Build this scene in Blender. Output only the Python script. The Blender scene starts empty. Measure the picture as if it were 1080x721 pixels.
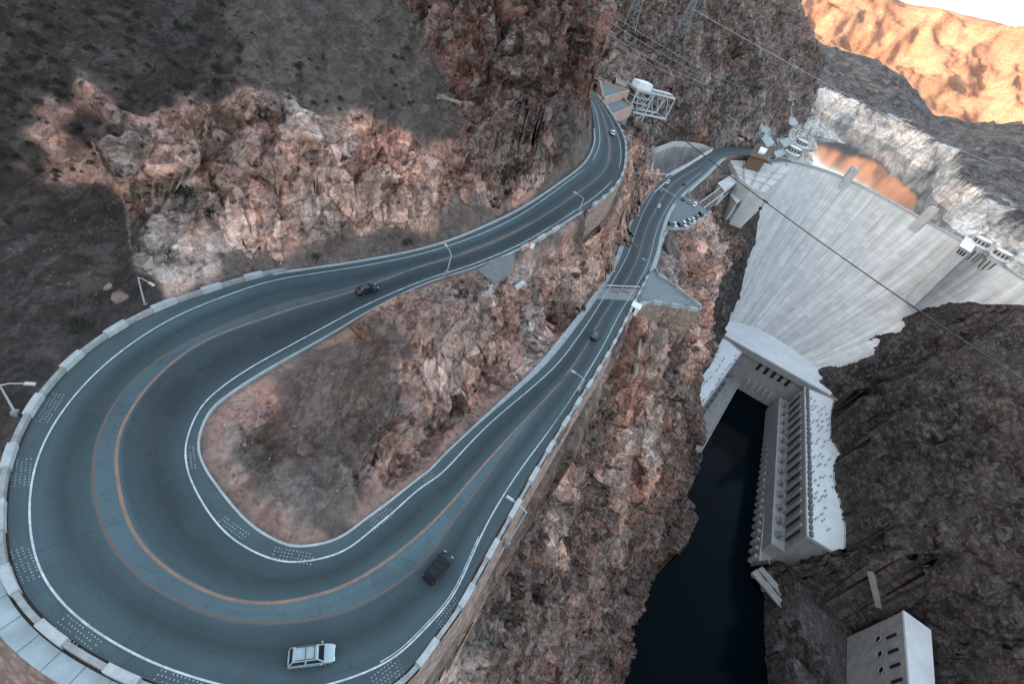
import bpy, bmesh, math, random, time
import numpy as np
from mathutils import Vector, Matrix
T0 = time.time()
random.seed(7)
SC = bpy.context.scene
COL = SC.collection
R = math.radians

# ------------------------------------------------------------------ camera
# world: X right, Y away, Z up, metres; Z = 0 is the crest of the dam
F_PX, NADIR, CAM_Z = 508.0, (305.0, 948.0), 92.0
_v = np.array([NADIR[0] - 540, NADIR[1] - 360.5]); _L = float(np.hypot(*_v)); _n = -_v / _L
_r = np.array([-_n[1], _n[0]]); _d = math.atan2(F_PX, _L)
fwd = Vector((0, math.cos(_d), -math.sin(_d))); up = Vector((0, math.sin(_d), math.cos(_d))); rt = Vector((1, 0, 0))
cx = rt * _r[0] + up * _n[0]; cy = -(rt * _r[1] + up * _n[1])
cam_d = bpy.data.cameras.new('camera'); cam = bpy.data.objects.new('camera', cam_d); COL.objects.link(cam)
cam_d.sensor_width = 36; cam_d.lens = 36 * F_PX / 1080; cam_d.clip_end = 60000; cam_d.clip_start = .5
m3 = Matrix((cx, cy, -fwd)).transposed()
cam.matrix_world = Matrix.Translation((0, 0, CAM_Z)) @ m3.to_4x4()
SC.camera = cam


def ray(u, v):
    p = (u - 540) * _n[0] + (v - 360.5) * _n[1]; q = (u - 540) * _r[0] + (v - 360.5) * _r[1]
    return q, F_PX * math.cos(_d) + p * math.sin(_d), F_PX * math.sin(_d) - p * math.cos(_d)


def P(u, v, h):
    """the point h metres below the viewpoint's height in the direction of a point of the photo"""
    x, y, dn = ray(u, v); s = h / dn
    return np.array([x * s, y * s, CAM_Z - h])


def PD(u, v, dist):
    x, y, dn = ray(u, v); s = dist / math.hypot(x, y)
    return np.array([x * s, y * s, CAM_Z - dn * s])


def rise(a, u, v, slope):
    """point in direction (u,v) that a slope of that many degrees starting at a reaches"""
    t = math.tan(R(slope)); lo, hi = 5.0, 3000.0
    f = lambda d: (PD(u, v, d)[2] - a[2]) - t * math.hypot(*(PD(u, v, d)[:2] - a[:2]))
    d0 = math.hypot(*a[:2])
    for d in np.linspace(d0 * 3.5, d0, 2500):
        if f(d) > 0: return PD(u, v, d)
    return PD(u, v, d0 * 1.04)


# ------------------------------------------------------------------ materials
def srgb(*c):
    return tuple(((x / 255) / 12.92 if x / 255 < .04045 else ((x / 255 + .055) / 1.055) ** 2.4) for x in c)


class NT:
    def __init__(s, name):
        s.m = bpy.data.materials.new(name); s.m.use_nodes = True; s.t = s.m.node_tree
        s.t.nodes.clear(); s.out = s.t.nodes.new('ShaderNodeOutputMaterial')
        s.b = s.t.nodes.new('ShaderNodeBsdfPrincipled'); s.l(s.b.outputs[0], s.out.inputs[0])
        s.b.inputs['Specular IOR Level'].default_value = .3

    def l(s, a, b): s.t.links.new(a, b)

    def n(s, typ, **kw):
        nd = s.t.nodes.new(typ)
        for k, v in kw.items():
            if k.startswith('i_'):
                nd.inputs[int(k[2:]) if k[2:].isdigit() else k[2:].replace('_', ' ')].default_value = v
            else: setattr(nd, k, v)
        return nd

    def noise(s, vec, scale, detail=6, rough=.6, dist=0.0):
        n = s.n('ShaderNodeTexNoise'); n.inputs['Scale'].default_value = scale; n.inputs['Detail'].default_value = detail
        n.inputs['Roughness'].default_value = rough; n.inputs['Distortion'].default_value = dist
        if vec is not None: s.l(vec, n.inputs['Vector'])
        return n.outputs[0]

    def ramp(s, f, stops):
        r = s.n('ShaderNodeValToRGB'); e = r.color_ramp.elements
        while len(e) < len(stops): e.new(.5)
        for el, (p, c) in zip(e, stops):
            el.position = p; el.color = (c, c, c, 1) if not hasattr(c, '__len__') else (*c[:3], 1)
        s.l(f, r.inputs[0]); return r.outputs[0]

    def mix(s, f, a, b, mode='MIX'):
        n = s.n('ShaderNodeMix', data_type='RGBA', blend_type=mode)
        for sock, v in ((n.inputs[0], f), (n.inputs[6], a), (n.inputs[7], b)):
            if hasattr(v, 'links') or hasattr(v, 'is_linked'): s.l(v, sock)
            else: sock.default_value = v if not hasattr(v, '__len__') else (*v[:3], 1)
        return n.outputs[2]

    def math(s, op, a, b=0.0, c=0.0):
        n = s.n('ShaderNodeMath', operation=op)
        for i, v in enumerate((a, b, c)):
            if hasattr(v, 'is_linked'): s.l(v, n.inputs[i])
            else: n.inputs[i].default_value = v
        return n.outputs[0]

    def mapping(s, vec, scale=(1, 1, 1), rot=(0, 0, 0)):
        n = s.n('ShaderNodeMapping'); n.inputs['Scale'].default_value = scale; n.inputs['Rotation'].default_value = rot
        s.l(vec, n.inputs[0]); return n.outputs[0]

    def bump(s, h, strength=.5, dist=.1, prev=None):
        b = s.n('ShaderNodeBump'); b.inputs['Strength'].default_value = strength; b.inputs['Distance'].default_value = dist
        s.l(h, b.inputs['Height'])
        if prev is not None: s.l(prev, b.inputs['Normal'])
        return b.outputs[0]

    def pos(s): return s.n('ShaderNodeTexCoord').outputs['Object']
    def uv(s): return s.n('ShaderNodeTexCoord').outputs['UV']

    def color(s, c, rough=None, normal=None):
        if hasattr(c, 'is_linked'): s.l(c, s.b.inputs['Base Color'])
        else: s.b.inputs['Base Color'].default_value = (*c[:3], 1)
        if rough is not None:
            if hasattr(rough, 'is_linked'): s.l(rough, s.b.inputs['Roughness'])
            else: s.b.inputs['Roughness'].default_value = rough
        if normal is not None: s.l(normal, s.b.inputs['Normal'])
        return s.m


MAT = {}


def plain(name, c, rough=.7, metal=0.0, var=.25, scale=1.5, bump=0.0, spec=None):
    """a painted / cast surface with a little blotchy wear"""
    if name in MAT: return MAT[name]
    k = NT(name); p = k.pos()
    f = k.noise(p, scale, 5, .65)
    f = k.ramp(f, [(.3, 1 - var), (.7, 1 + var * .4)])
    col = k.mix(1.0, c, f, 'MULTIPLY')
    nm = k.bump(k.noise(p, scale * 6, 4), bump, .05) if bump else None
    k.b.inputs['Metallic'].default_value = metal
    if spec is not None: k.b.inputs['Specular IOR Level'].default_value = spec
    MAT[name] = k.color(col, rough, nm); return MAT[name]


# ------------------------------------------------------------------ objects
def tag(o, label=None, cat=None, group=None, kind=None):
    if label: o['label'] = label
    if cat: o['category'] = cat
    if group: o['group'] = group
    if kind: o['kind'] = kind
    return o


def empty(name, loc=(0, 0, 0), rz=0.0):
    o = bpy.data.objects.new(name, None); COL.objects.link(o); o.location = loc; o.rotation_euler = (0, 0, rz)
    o.empty_display_size = .3
    return o


class MB:
    def __init__(s): s.v = []; s.f = []; s.mi = []; s.uv = None

    def add(s, vs, fs, mi=0):
        b = len(s.v); s.v += [tuple(map(float, q)) for q in vs]; s.f += [tuple(b + i for i in f) for f in fs]; s.mi += [mi] * len(fs); return s

    def box(s, c, d, rz=0.0, mi=0, taper=1.0):
        x, y, z = d[0] / 2, d[1] / 2, d[2] / 2; ca, sa = math.cos(rz), math.sin(rz); vs = []
        for dz in (-z, z):
            k = 1 if dz < 0 else taper
            for dx, dy in ((-x, -y), (x, -y), (x, y), (-x, y)):
                vs.append((c[0] + (dx * ca - dy * sa) * k, c[1] + (dx * sa + dy * ca) * k, c[2] + dz))
        return s.add(vs, [(0, 3, 2, 1), (4, 5, 6, 7), (0, 1, 5, 4), (1, 2, 6, 5), (2, 3, 7, 6), (3, 0, 4, 7)], mi)

    def prism(s, poly, z0, z1, mi=0):
        """poly: (x,y) list; z0/z1 numbers or lists"""
        n = len(poly); a = 0
        for i in range(n): a += poly[i][0] * poly[(i + 1) % n][1] - poly[(i + 1) % n][0] * poly[i][1]
        if a < 0: poly = poly[::-1]
        g = lambda z, i: z[i] if hasattr(z, '__len__') else z
        vs = [(q[0], q[1], g(z0, i)) for i, q in enumerate(poly)] + [(q[0], q[1], g(z1, i)) for i, q in enumerate(poly)]
        fs = [tuple(range(n))[::-1], tuple(range(n, 2 * n))] + [(i, (i + 1) % n, n + (i + 1) % n, n + i) for i in range(n)]
        return s.add(vs, fs, mi)

    def bar(s, a, b, w, h=None, mi=0):
        """a box beam from a to b"""
        h = h or w; a = Vector(a); b = Vector(b); d = (b - a).normalized()
        x = d.cross(Vector((0, 0, 1)));  x = x.normalized() if x.length > 1e-4 else Vector((1, 0, 0))
        y = x.cross(d).normalized(); vs = []
        for q in (a, b):
            for i, j in ((-1, -1), (1, -1), (1, 1), (-1, 1)): vs.append(q + x * (i * w / 2) + y * (j * h / 2))
        return s.add(vs, [(0, 1, 2, 3), (7, 6, 5, 4), (0, 4, 5, 1), (1, 5, 6, 2), (2, 6, 7, 3), (3, 7, 4, 0)], mi)

    def tube(s, pts, r, n=8, mi=0, caps=True):
        pts = [Vector(q) for q in pts]; rs = r if hasattr(r, '__len__') else [r] * len(pts); b = len(s.v)
        for i, q in enumerate(pts):
            d = (pts[min(i + 1, len(pts) - 1)] - pts[max(i - 1, 0)]).normalized()
            ref = Vector((0, 0, 1)) if abs(d.z) < .9 else Vector((1, 0, 0))
            x = d.cross(ref).normalized(); y = x.cross(d)
            for k in range(n):
                a = 2 * math.pi * k / n; s.v.append(tuple(q + x * (math.cos(a) * rs[i]) + y * (math.sin(a) * rs[i])))
        for i in range(len(pts) - 1):
            for k in range(n):
                s.f.append((b + i * n + k, b + (i + 1) * n + k, b + (i + 1) * n + (k + 1) % n, b + i * n + (k + 1) % n)); s.mi.append(mi)
        if caps:
            s.f.append(tuple(b + k for k in range(n))); s.mi.append(mi)
            s.f.append(tuple(b + (len(pts) - 1) * n + k for k in range(n))[::-1]); s.mi.append(mi)
        return s

    def loft(s, secs, mi=0, caps=True):
        n = len(secs[0]); b = len(s.v)
        for q in secs: s.v += [tuple(map(float, w)) for w in q]
        for i in range(len(secs) - 1):
            for k in range(n):
                s.f.append((b + i * n + k, b + i * n + (k + 1) % n, b + (i + 1) * n + (k + 1) % n, b + (i + 1) * n + k)); s.mi.append(mi)
        if caps:
            s.f.append(tuple(b + k for k in range(n))[::-1]); s.mi.append(mi)
            s.f.append(tuple(b + (len(secs) - 1) * n + k for k in range(n))); s.mi.append(mi)
        return s

    def build(s, name, mats, parent=None, smooth=False, loc=None, fix=True):
        me = bpy.data.meshes.new(name); me.from_pydata(s.v, [], s.f)
        mats = mats if isinstance(mats, (list, tuple)) else [mats]
        for m in mats: me.materials.append(m)
        me.polygons.foreach_set('material_index', s.mi)
        if fix:
            bm = bmesh.new(); bm.from_mesh(me); bmesh.ops.recalc_face_normals(bm, faces=bm.faces); bm.to_mesh(me); bm.free()
        if smooth:
            me.polygons.foreach_set('use_smooth', [True] * len(me.polygons))
            try: me.set_sharp_from_angle(angle=R(40))
            except Exception: pass
        me.update()
        o = bpy.data.objects.new(name, me); COL.objects.link(o)
        if parent is not None: o.parent = parent
        if loc is not None: o.location = loc
        return o


def copy_tree(o, parent=None):
    c = o.copy(); COL.objects.link(c); c.parent = parent
    for ch in list(o.children): copy_tree(ch, c)
    return c


def catmull(pts, per=12):
    pts = [np.asarray(q, float) for q in pts]; out = []
    for i in range(len(pts) - 1):
        p0 = pts[max(i - 1, 0)]; p1 = pts[i]; p2 = pts[i + 1]; p3 = pts[min(i + 2, len(pts) - 1)]
        for k in range(per):
            t = k / per
            out.append(.5 * (2 * p1 + (p2 - p0) * t + (2 * p0 - 5 * p1 + 4 * p2 - p3) * t ** 2 + (3 * p1 - p0 - 3 * p2 + p3) * t ** 3))
    out.append(pts[-1]); return np.array(out)


def smooth_arr(a, k):
    ker = np.ones(2 * k + 1) / (2 * k + 1); out = np.empty_like(a)
    for j in range(a.shape[1]):
        out[:, j] = np.convolve(np.pad(a[:, j], k, mode='edge'), ker, 'valid')
    return out


def resample(pts, step):
    pts = np.asarray(pts, float); seg = np.hypot(*(np.diff(pts[:, :2], axis=0).T)); s = np.r_[0, np.cumsum(seg)]
    n = max(2, int(round(s[-1] / step)) + 1); q = np.linspace(0, s[-1], n)
    return np.c_[tuple(np.interp(q, s, pts[:, j]) for j in range(pts.shape[1]))]


def offset_line(pts, d):
    """shift a plan curve sideways by d (positive = to the left of travel)"""
    pts = np.asarray(pts, float); t = np.gradient(pts[:, :2], axis=0); t /= np.maximum(np.hypot(t[:, 0], t[:, 1]), 1e-9)[:, None]
    out = pts.copy(); out[:, 0] -= t[:, 1] * d; out[:, 1] += t[:, 0] * d
    return out

# ------------------------------------------------------------------ the road, traced station by station
# outer edge | outer white line | outer yellow | inner yellow | inner white | inner edge | metres below the viewpoint
ST = """622,108|625,108|631,110|631,110|636,112|637,112|46
627,137|631,137|641,140|641,140|652,142|655,142|47.5
627,153|631.7,153|643,156|643,156|655,162|658,164|48.5
617,173|621,175|637,177|637,177|650,185|654,186|50
590,194|594,197|612,200|612,200|630,207|637,208|52.5
556,217|560,220|575,226|575,226|590,233|594,235|55
519,236|523,240|537,248|537,248|548,258|552,260|57.5
473,255|477,258|487,268|487,268|498,279|501,282|60
424,268|427,272|437,282|438,283|448,295|450,298|62.5
357,280|360,284|373,302|377,306|390,319|396,324|64.3
287,290|300,292|322,313|330,318|345,343|354,349|65
233,305|250,307|280,325|290,330|310,362|320,368|65
170,327|190,331|225,347|233,349|265,387|277,392|65
113,358|138,363|177,372|188,378|230,411|243,414|65
67,397|92,402|137,405|152,413|206,437|220,434|65
30,450|51,455|107,453|128,453|194,470|208,465|65
10,515|30,517|97,507|123,505|196,499|213,490|65
13,597|36,584|107,549|132,540|212,530|230,516|65
50,654|70,638|135,590|157,576|232,556|252,543|65
114,697|130,683|175,622|190,603|256,575|273,561|65
185,727|190,708|222,644|235,625|285,588|300,575|65
285,750|285,732|283,656|290,633|318,592|320,577|65
375,738|365,716|350,649|345,624|345,587|345,573|65.5
425,712|415,693|385,634|380,608|368,577|365,564|66
457,671|440,668|420,614|410,590|395,557|386,548|66.5
482,637|463,640|447,591|437,568|420,536|412,529|67
502,601|484,600|474,556|462,545|447,512|438,508|67.6
530,552|513,549|500,521|486,518|467,497|455,495|68.3
567,487|555,487|528,487|517,485|485,480|471,478|69.3
600,434|592,431|563,438|558,436|522,443|510,442|70.5
629,389|620,387|600,386|600,386|579,387|568,392|73
646,360|637,357|619,355|619,355|604,356|596,360|75
661,331|653,330|637,327|637,327|627,327|620,328|77.5
675,303|670,302|656,300|656,300|643,302|638,302|80
690,273|685,272|672,270|672,270|661,270|655,270|83
698,240|693,240|681,239|681,239|671,239|664,240|86.5
708,217|704,215|693,213|693,213|683,213|679,213|89.5
723,201|719,198|711,192|711,192|704,188|702,187|90.5
744,183|742,181|736,177|736,177|730,173|729,172|91
761,167|760,165|756,162|756,162|752,158|751,158|92"""
st = []
for l in ST.split('\n'):
    q = l.split('|'); h = float(q[-1]); st.append([P(*map(float, a.split(',')), h) for a in q[:-1]])
st = np.array(st)                                      # (n, 6, 3)
ROADW_MAX = 17.0
# beyond the last traced station the carriageway runs on to the crest of the dam, before the first it runs on into the hills
Oc, Ic = st[:, 0], st[:, 5]
tl = []
for i in range(len(st)):
    d = Ic[i] - Oc[i]; tl.append([float(np.dot(st[i, k] - Oc[i], d) / np.dot(d, d)) for k in (1, 2, 3, 4)])
tl = np.array(tl)
def ext(a, b, w):                                       # a station from two plan points (x,y,z)
    return np.array(a, float), np.array(b, float)
pre_m = .5 * (Oc[0] + Ic[0]); pre_d = np.array([-.5, .866, 0]); pre_n = np.array([.866, .5, 0])
pre = [(pre_m + pre_d * L - pre_n * 4.2 + np.array([0, 0, L * .05]), pre_m + pre_d * L + pre_n * 4.2 + np.array([0, 0, L * .05])) for L in (44, 20)]
post = [(P(772, 163.5, 92), P(769, 155.5, 92)), (P(790, 164, 92), P(790, 156, 92)), (P(812, 167, 92), P(814, 160, 92)), (P(832, 174, 92), P(836, 169.5, 92))]
Oc = np.vstack([[a for a, b in pre], Oc, [a for a, b in post]]); Ic = np.vstack([[b for a, b in pre], Ic, [b for a, b in post]])
tl = np.vstack([[tl[0]] * 2, tl, [tl[-1]] * 4])
PER = 14
Oc = smooth_arr(catmull(Oc, PER), 5); Ic = smooth_arr(catmull(Ic, PER), 5); tl = smooth_arr(catmull(tl, PER), 8)
tl[:, 1] = np.minimum(tl[:, 1], tl[:, 2])
SO = lambda k: int((k + 2) * PER)                       # sample index of traced station k
zc = .5 * (Oc[:, 2] + Ic[:, 2]); NS = len(Oc)
mid = .5 * (Oc + Ic); s_len = np.r_[0, np.cumsum(np.hypot(*np.diff(mid[:, :2], axis=0).T))]
wid = np.hypot(*(Oc - Ic)[:, :2].T)
RP = lambda i, t: Oc[i] + (Ic[i] - Oc[i]) * t           # point across the road

# ------------------------------------------------------------------ noise
def h3(ix, iy, iz, s):
    n = (ix.astype(np.uint32) * np.uint32(374761393) + iy.astype(np.uint32) * np.uint32(668265263) + iz.astype(np.uint32) * np.uint32(2147483647 - 61) + np.uint32((s * 974634777) & 0xffffffff))
    n = (n ^ (n >> np.uint32(13))) * np.uint32(1274126177); n ^= n >> np.uint32(16)
    n = n * np.uint32(2246822519); n ^= n >> np.uint32(15)
    return n


def rnd(n): return (n & np.uint32(0xffff)).astype(np.float32) / 65535.0


def vnoise(p, seed=0):
    i = np.floor(p).astype(np.int64); f = (p - i).astype(np.float32); f = f * f * (3 - 2 * f); out = 0
    for dx in (0, 1):
        wx = f[:, 0] if dx else 1 - f[:, 0]
        for dy in (0, 1):
            wy = f[:, 1] if dy else 1 - f[:, 1]
            for dz in (0, 1):
                wz = f[:, 2] if dz else 1 - f[:, 2]
                out = out + wx * wy * wz * rnd(h3(i[:, 0] + dx, i[:, 1] + dy, i[:, 2] + dz, seed))
    return out * 2 - 1


def fbm(p, oct=4, seed=0, gain=.5):
    a, o, t = 1.0, 0, 0
    for k in range(oct):
        o = o + a * vnoise(p * 2 ** k + 17.3 * k, seed + k); t += a; a *= gain
    return o / t


def facets(p, size, seed, stretch=None, tilt=.8, off=.35):
    """broken rock: every cell of a 3-D cell pattern is a block with its own tilt and offset; returns displacement, id noise, edge"""
    q = p / size
    if stretch is not None: q = q @ stretch
    w = np.c_[vnoise(q * 1.3, seed + 50), vnoise(q * 1.3, seed + 51), vnoise(q * 1.3, seed + 52)] * .16
    q = q + w; i = np.floor(q).astype(np.int64); N = len(q)
    best = np.full(N, 9e9, np.float32); sec = np.full(N, 9e9, np.float32); bid = np.zeros(N, np.uint32); bv = np.zeros((N, 3), np.float32)
    for dx in (-1, 0, 1):
        for dy in (-1, 0, 1):
            for dz in (-1, 0, 1):
                cxx, cyy, czz = i[:, 0] + dx, i[:, 1] + dy, i[:, 2] + dz
                n = h3(cxx, cyy, czz, seed)
                c = np.c_[cxx + rnd(n), cyy + rnd(n >> np.uint32(8)), czz + rnd(n >> np.uint32(16))]
                v = (q - c).astype(np.float32); d = (v * v).sum(1); m = d < best
                sec = np.where(m, best, np.minimum(sec, d)); best = np.where(m, d, best)
                bid = np.where(m, n, bid); bv[m] = v[m]
    r = h3(bid.astype(np.int64), bid.astype(np.int64) * 0 + 3, bid.astype(np.int64) * 0 + 11, seed + 9)
    r2 = h3(r.astype(np.int64), r.astype(np.int64) * 0 + 5, r.astype(np.int64) * 0 + 1, seed + 4)
    g = np.c_[rnd(r), rnd(r >> np.uint32(9)), rnd(r2)] * 2 - 1
    disp = tilt * (g * bv).sum(1) + off * (rnd(r2 >> np.uint32(11)) * 2 - 1)
    edge = np.clip((np.sqrt(sec) - np.sqrt(best)) / .16, 0, 1)
    return (disp * size).astype(np.float32), rnd(r2 >> np.uint32(5)), edge.astype(np.float32)


# crest and toe lines of the dam
crest = [np.array([162, 500, 0.]), np.array([180, 530, 0.])] + [P(u, v, 92) for u, v in ((840, 174), (866, 181), (895.5, 191.5), (930, 210), (967.6, 231), (1017.6, 258.5), (1048, 277), (1082, 299))] + [np.array([400, 395, 0.]), np.array([412, 350, 0.])]
crest = resample(smooth_arr(catmull(crest, 12), 10), 2.0)
toe = [np.array([176, 400, -136.]), np.array([181, 416, -136.])] + [P(u, v, 228) for u, v in ((762, 342), (777, 339), (803, 348), (845, 373), (874, 400))] + [np.array([303, 392, -136.]), np.array([306, 365, -136.])]
toe = smooth_arr(catmull(toe, 12), 8)
MC = len(crest)
def fracs(c): 
    s = np.r_[0, np.cumsum(np.hypot(*np.diff(c[:, :2], axis=0).T))]; return s / s[-1]
toe = np.c_[tuple(np.interp(fracs(crest), fracs(toe), toe[:, j]) for j in range(3))]
def face_pt(t, j=None):
    wv = (.34 * t + .66 * t * t) if t <= 1 else 1 + (t - 1) * 1.5
    q = crest * (1 - wv) + toe * wv; q[:, 2] = -136 * t; return q
_fp = np.vstack([face_pt(t) for t in np.linspace(0, 1.05, 90)])
def to_px(q):
    q = q - np.array([0, 0, CAM_Z]); a = q @ np.array(cx); b_ = -(q @ np.array(cy)) ; f = q @ np.array(fwd)
    return np.c_[540 + F_PX * a / f, 360.5 + F_PX * b_ / f]
_px = to_px(_fp)
def on_dam(u, v): return _fp[int(np.argmin((_px[:, 0] - u) ** 2 + (_px[:, 1] - v) ** 2))]
DAM_L = [(802, 200), (799, 222), (796, 245), (787, 280), (775, 312), (763, 338)]
DAM_RI = [(866, 384), (890, 380), (906, 378), (924, 355), (944, 332), (968, 318), (995, 312), (1040, 308), (1075, 308)]
DAM_LI = [(814, 203), (812, 222), (809, 246), (800, 282), (788, 314), (776, 335)]
DAM_R = [(880, 404), (900, 401), (920, 397), (940, 372), (960, 349), (980, 336), (1000, 329), (1040, 327), (1075, 326)]

# ------------------------------------------------------------------ terrain control points (position, region)
# regions: t dark talus with corner shade put into its colour, r red-brown crag, p pink broken rock, g grey gravel, c canyon wall, d dark far wall, a grey abutment rock, w bleached rock by the lake
CT = []
def c(u, v, h, reg): CT.append((P(u, v, h), reg)); return CT[-1][0]
def w(x, y, z, reg): CT.append((np.array([x, y, z], float), reg)); return CT[-1][0]
def up_chain(a, reg_list):
    q = a
    for u, v, sl, reg in reg_list:
        q = rise(q, u, v, sl); CT.append((q, reg))
    return q

for k in np.arange(-2, 39.1, .5):                       # along both edges of the road
    i = min(SO(k), NS - 1)
    CT.append((Oc[i] - [0, 0, .3], 'g')); CT.append((Ic[i] - [0, 0, .3], 'p' if k > 6 else 'g'))
oE = lambda k: Oc[SO(k)]
iE = lambda k: Ic[SO(k)]
# hill to the left of the upper road: a blasted bank first, grey talus above
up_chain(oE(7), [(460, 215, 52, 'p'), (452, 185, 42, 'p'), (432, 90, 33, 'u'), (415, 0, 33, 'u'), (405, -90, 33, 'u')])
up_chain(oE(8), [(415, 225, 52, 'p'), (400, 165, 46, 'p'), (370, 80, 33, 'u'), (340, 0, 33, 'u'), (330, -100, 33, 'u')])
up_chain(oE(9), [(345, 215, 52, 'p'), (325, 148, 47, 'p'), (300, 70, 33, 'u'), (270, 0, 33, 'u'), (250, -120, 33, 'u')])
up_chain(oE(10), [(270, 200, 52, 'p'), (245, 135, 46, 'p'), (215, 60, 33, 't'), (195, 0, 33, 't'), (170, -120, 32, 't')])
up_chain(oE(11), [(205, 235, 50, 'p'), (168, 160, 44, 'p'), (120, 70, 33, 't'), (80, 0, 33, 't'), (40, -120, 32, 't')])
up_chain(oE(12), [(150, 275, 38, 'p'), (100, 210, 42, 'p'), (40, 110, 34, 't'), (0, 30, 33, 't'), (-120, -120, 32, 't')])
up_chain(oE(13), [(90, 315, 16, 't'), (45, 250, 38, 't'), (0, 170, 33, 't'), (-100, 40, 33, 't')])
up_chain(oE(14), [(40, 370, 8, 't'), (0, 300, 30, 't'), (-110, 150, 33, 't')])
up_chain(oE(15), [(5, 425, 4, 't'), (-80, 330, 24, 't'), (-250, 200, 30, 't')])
# the crag above the upper road
up_chain(oE(6), [(512, 205, 55, 'p'), (505, 150, 42, 'r'), (490, 70, 42, 'r'), (480, 0, 40, 'r'), (470, -90, 38, 'r')])
up_chain(oE(5), [(548, 180, 60, 'p'), (545, 110, 60, 'r'), (540, 40, 58, 'r'), (540, -60, 45, 'r')])
up_chain(oE(4), [(585, 160, 64, 'r'), (585, 90, 64, 'r'), (590, 10, 62, 'r'), (592, -70, 50, 'r')])
q = up_chain(oE(3), [(612, 140, 66, 'r'), (617, 90, 66, 'r'), (624, 30, 66, 'r'), (626, -40, 50, 'r')])
up_chain(oE(2), [(628, 120, 68, 'r'), (631, 80, 68, 'r')])
# ground behind the crag, up to the ridge over the spillway
for a in ((640, 100, 45), (660, 98, 46), (648, 88, 44)): c(*a, 'a')
for k in (0, -1): CT.append((iE(k) + [14, 0, -3], 'a'))
c(672, 150, 66, 'a'); c(690, 138, 68, 'a'); c(705, 125, 68, 'a'); c(672, 120, 60, 'a')
c(686, 158, 86, 'a'); c(725, 146, 88, 'a'); c(750, 150, 90, 'a'); c(772, 152, 91, 'a')
up_chain(P(672, 92, 47), [(665, 50, 44, 'a'), (655, 0, 42, 'r'), (650, -80, 40, 'r')])
up_chain(P(705, 125, 68), [(712, 70, 46, 'a'), (712, 10, 44, 'a'), (715, -60, 42, 'a')])
up_chain(P(740, 148, 90), [(750, 90, 52, 'a'), (755, 30, 52, 'a'), (765, -50, 50, 'a')])
up_chain(P(775, 150, 91), [(795, 95, 62, 'a'), (800, 40, 60, 'a'), (805, -40, 58, 'a')])
up_chain(P(800, 138, 92), [(815, 110, 40, 'a'), (825, 90, 74, 'a'), (835, 40, 70, 'a'), (833, -30, 66, 'a')])
for u, v, d in ((868, 92, 1060), (868, 62, 1080), (848, 18, 1090), (838, -10, 1110), (850, 60, 1040), (835, 30, 1000), (850, 95, 1010)): CT.append((PD(u, v, d), 'a'))
w(222, 630, -52, 'w'); w(290, 830, -52, 'w'); w(350, 1000, -52, 'w'); w(400, 1180, -60, 'w'); w(250, 1250, 120, 'a'); w(60, 800, 120, 'r'); w(40, 1200, 160, 'r')
c(850, 128, 100, 'w'); c(800, 112, 84, 'w'); c(822, 125, 92, 'w'); c(782, 140, 91, 'w'); c(815, 160, 95, 'w'); c(838, 150, 110, 'w')
# island between the two roads
for u, v, h, rg in ((440, 313, 58.5, 'p'), (490, 303, 57.5, 'p'), (530, 303, 58, 'p'), (403, 350, 59, 'p'), (592, 257, 58.5, 'p'), (625, 232, 58, 'p'), (640, 240, 76, 'p'), (600, 302, 68, 'p'), (565, 332, 66.5, 'p'), (538, 328, 62.5, 'p'), (505, 345, 60, 'p'), (500, 385, 65, 'p'),
                    (550, 378, 69.5, 'p'), (515, 408, 68.5, 'p'), (470, 345, 56.5, 'p'), (430, 360, 57, 'p'), (420, 410, 58.5, 'p'), (410, 455, 61, 'p'), (436, 430, 61.5, 'p'), (460, 390, 59.5, 'p'), (415, 475, 64.5, 'p'), (448, 440, 65, 'p'), (480, 422, 66, 'p'), (650, 220, 79, 'p'), (668, 192, 83, 'p'), (661, 225, 84, 'p'),
                    (340, 420, 65, 'g'), (300, 470, 66.5, 'g'), (345, 520, 66.5, 'g'), (255, 455, 63.5, 'p'), (235, 495, 63.5, 'p'), (280, 540, 63.5, 'p'), (330, 555, 64.5, 'p'), (310, 500, 66, 'g'), (370, 470, 64.5, 'g'), (360, 380, 62, 'g'), (395, 510, 66.5, 'p')):
    c(u, v, h, rg)
CT.append((iE(3) + [4, 0, -14], 'p')); CT.append((iE(2) + [5, 5, -14], 'p')); CT.append((iE(1) + [6, 4, -10], 'p'))
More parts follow.
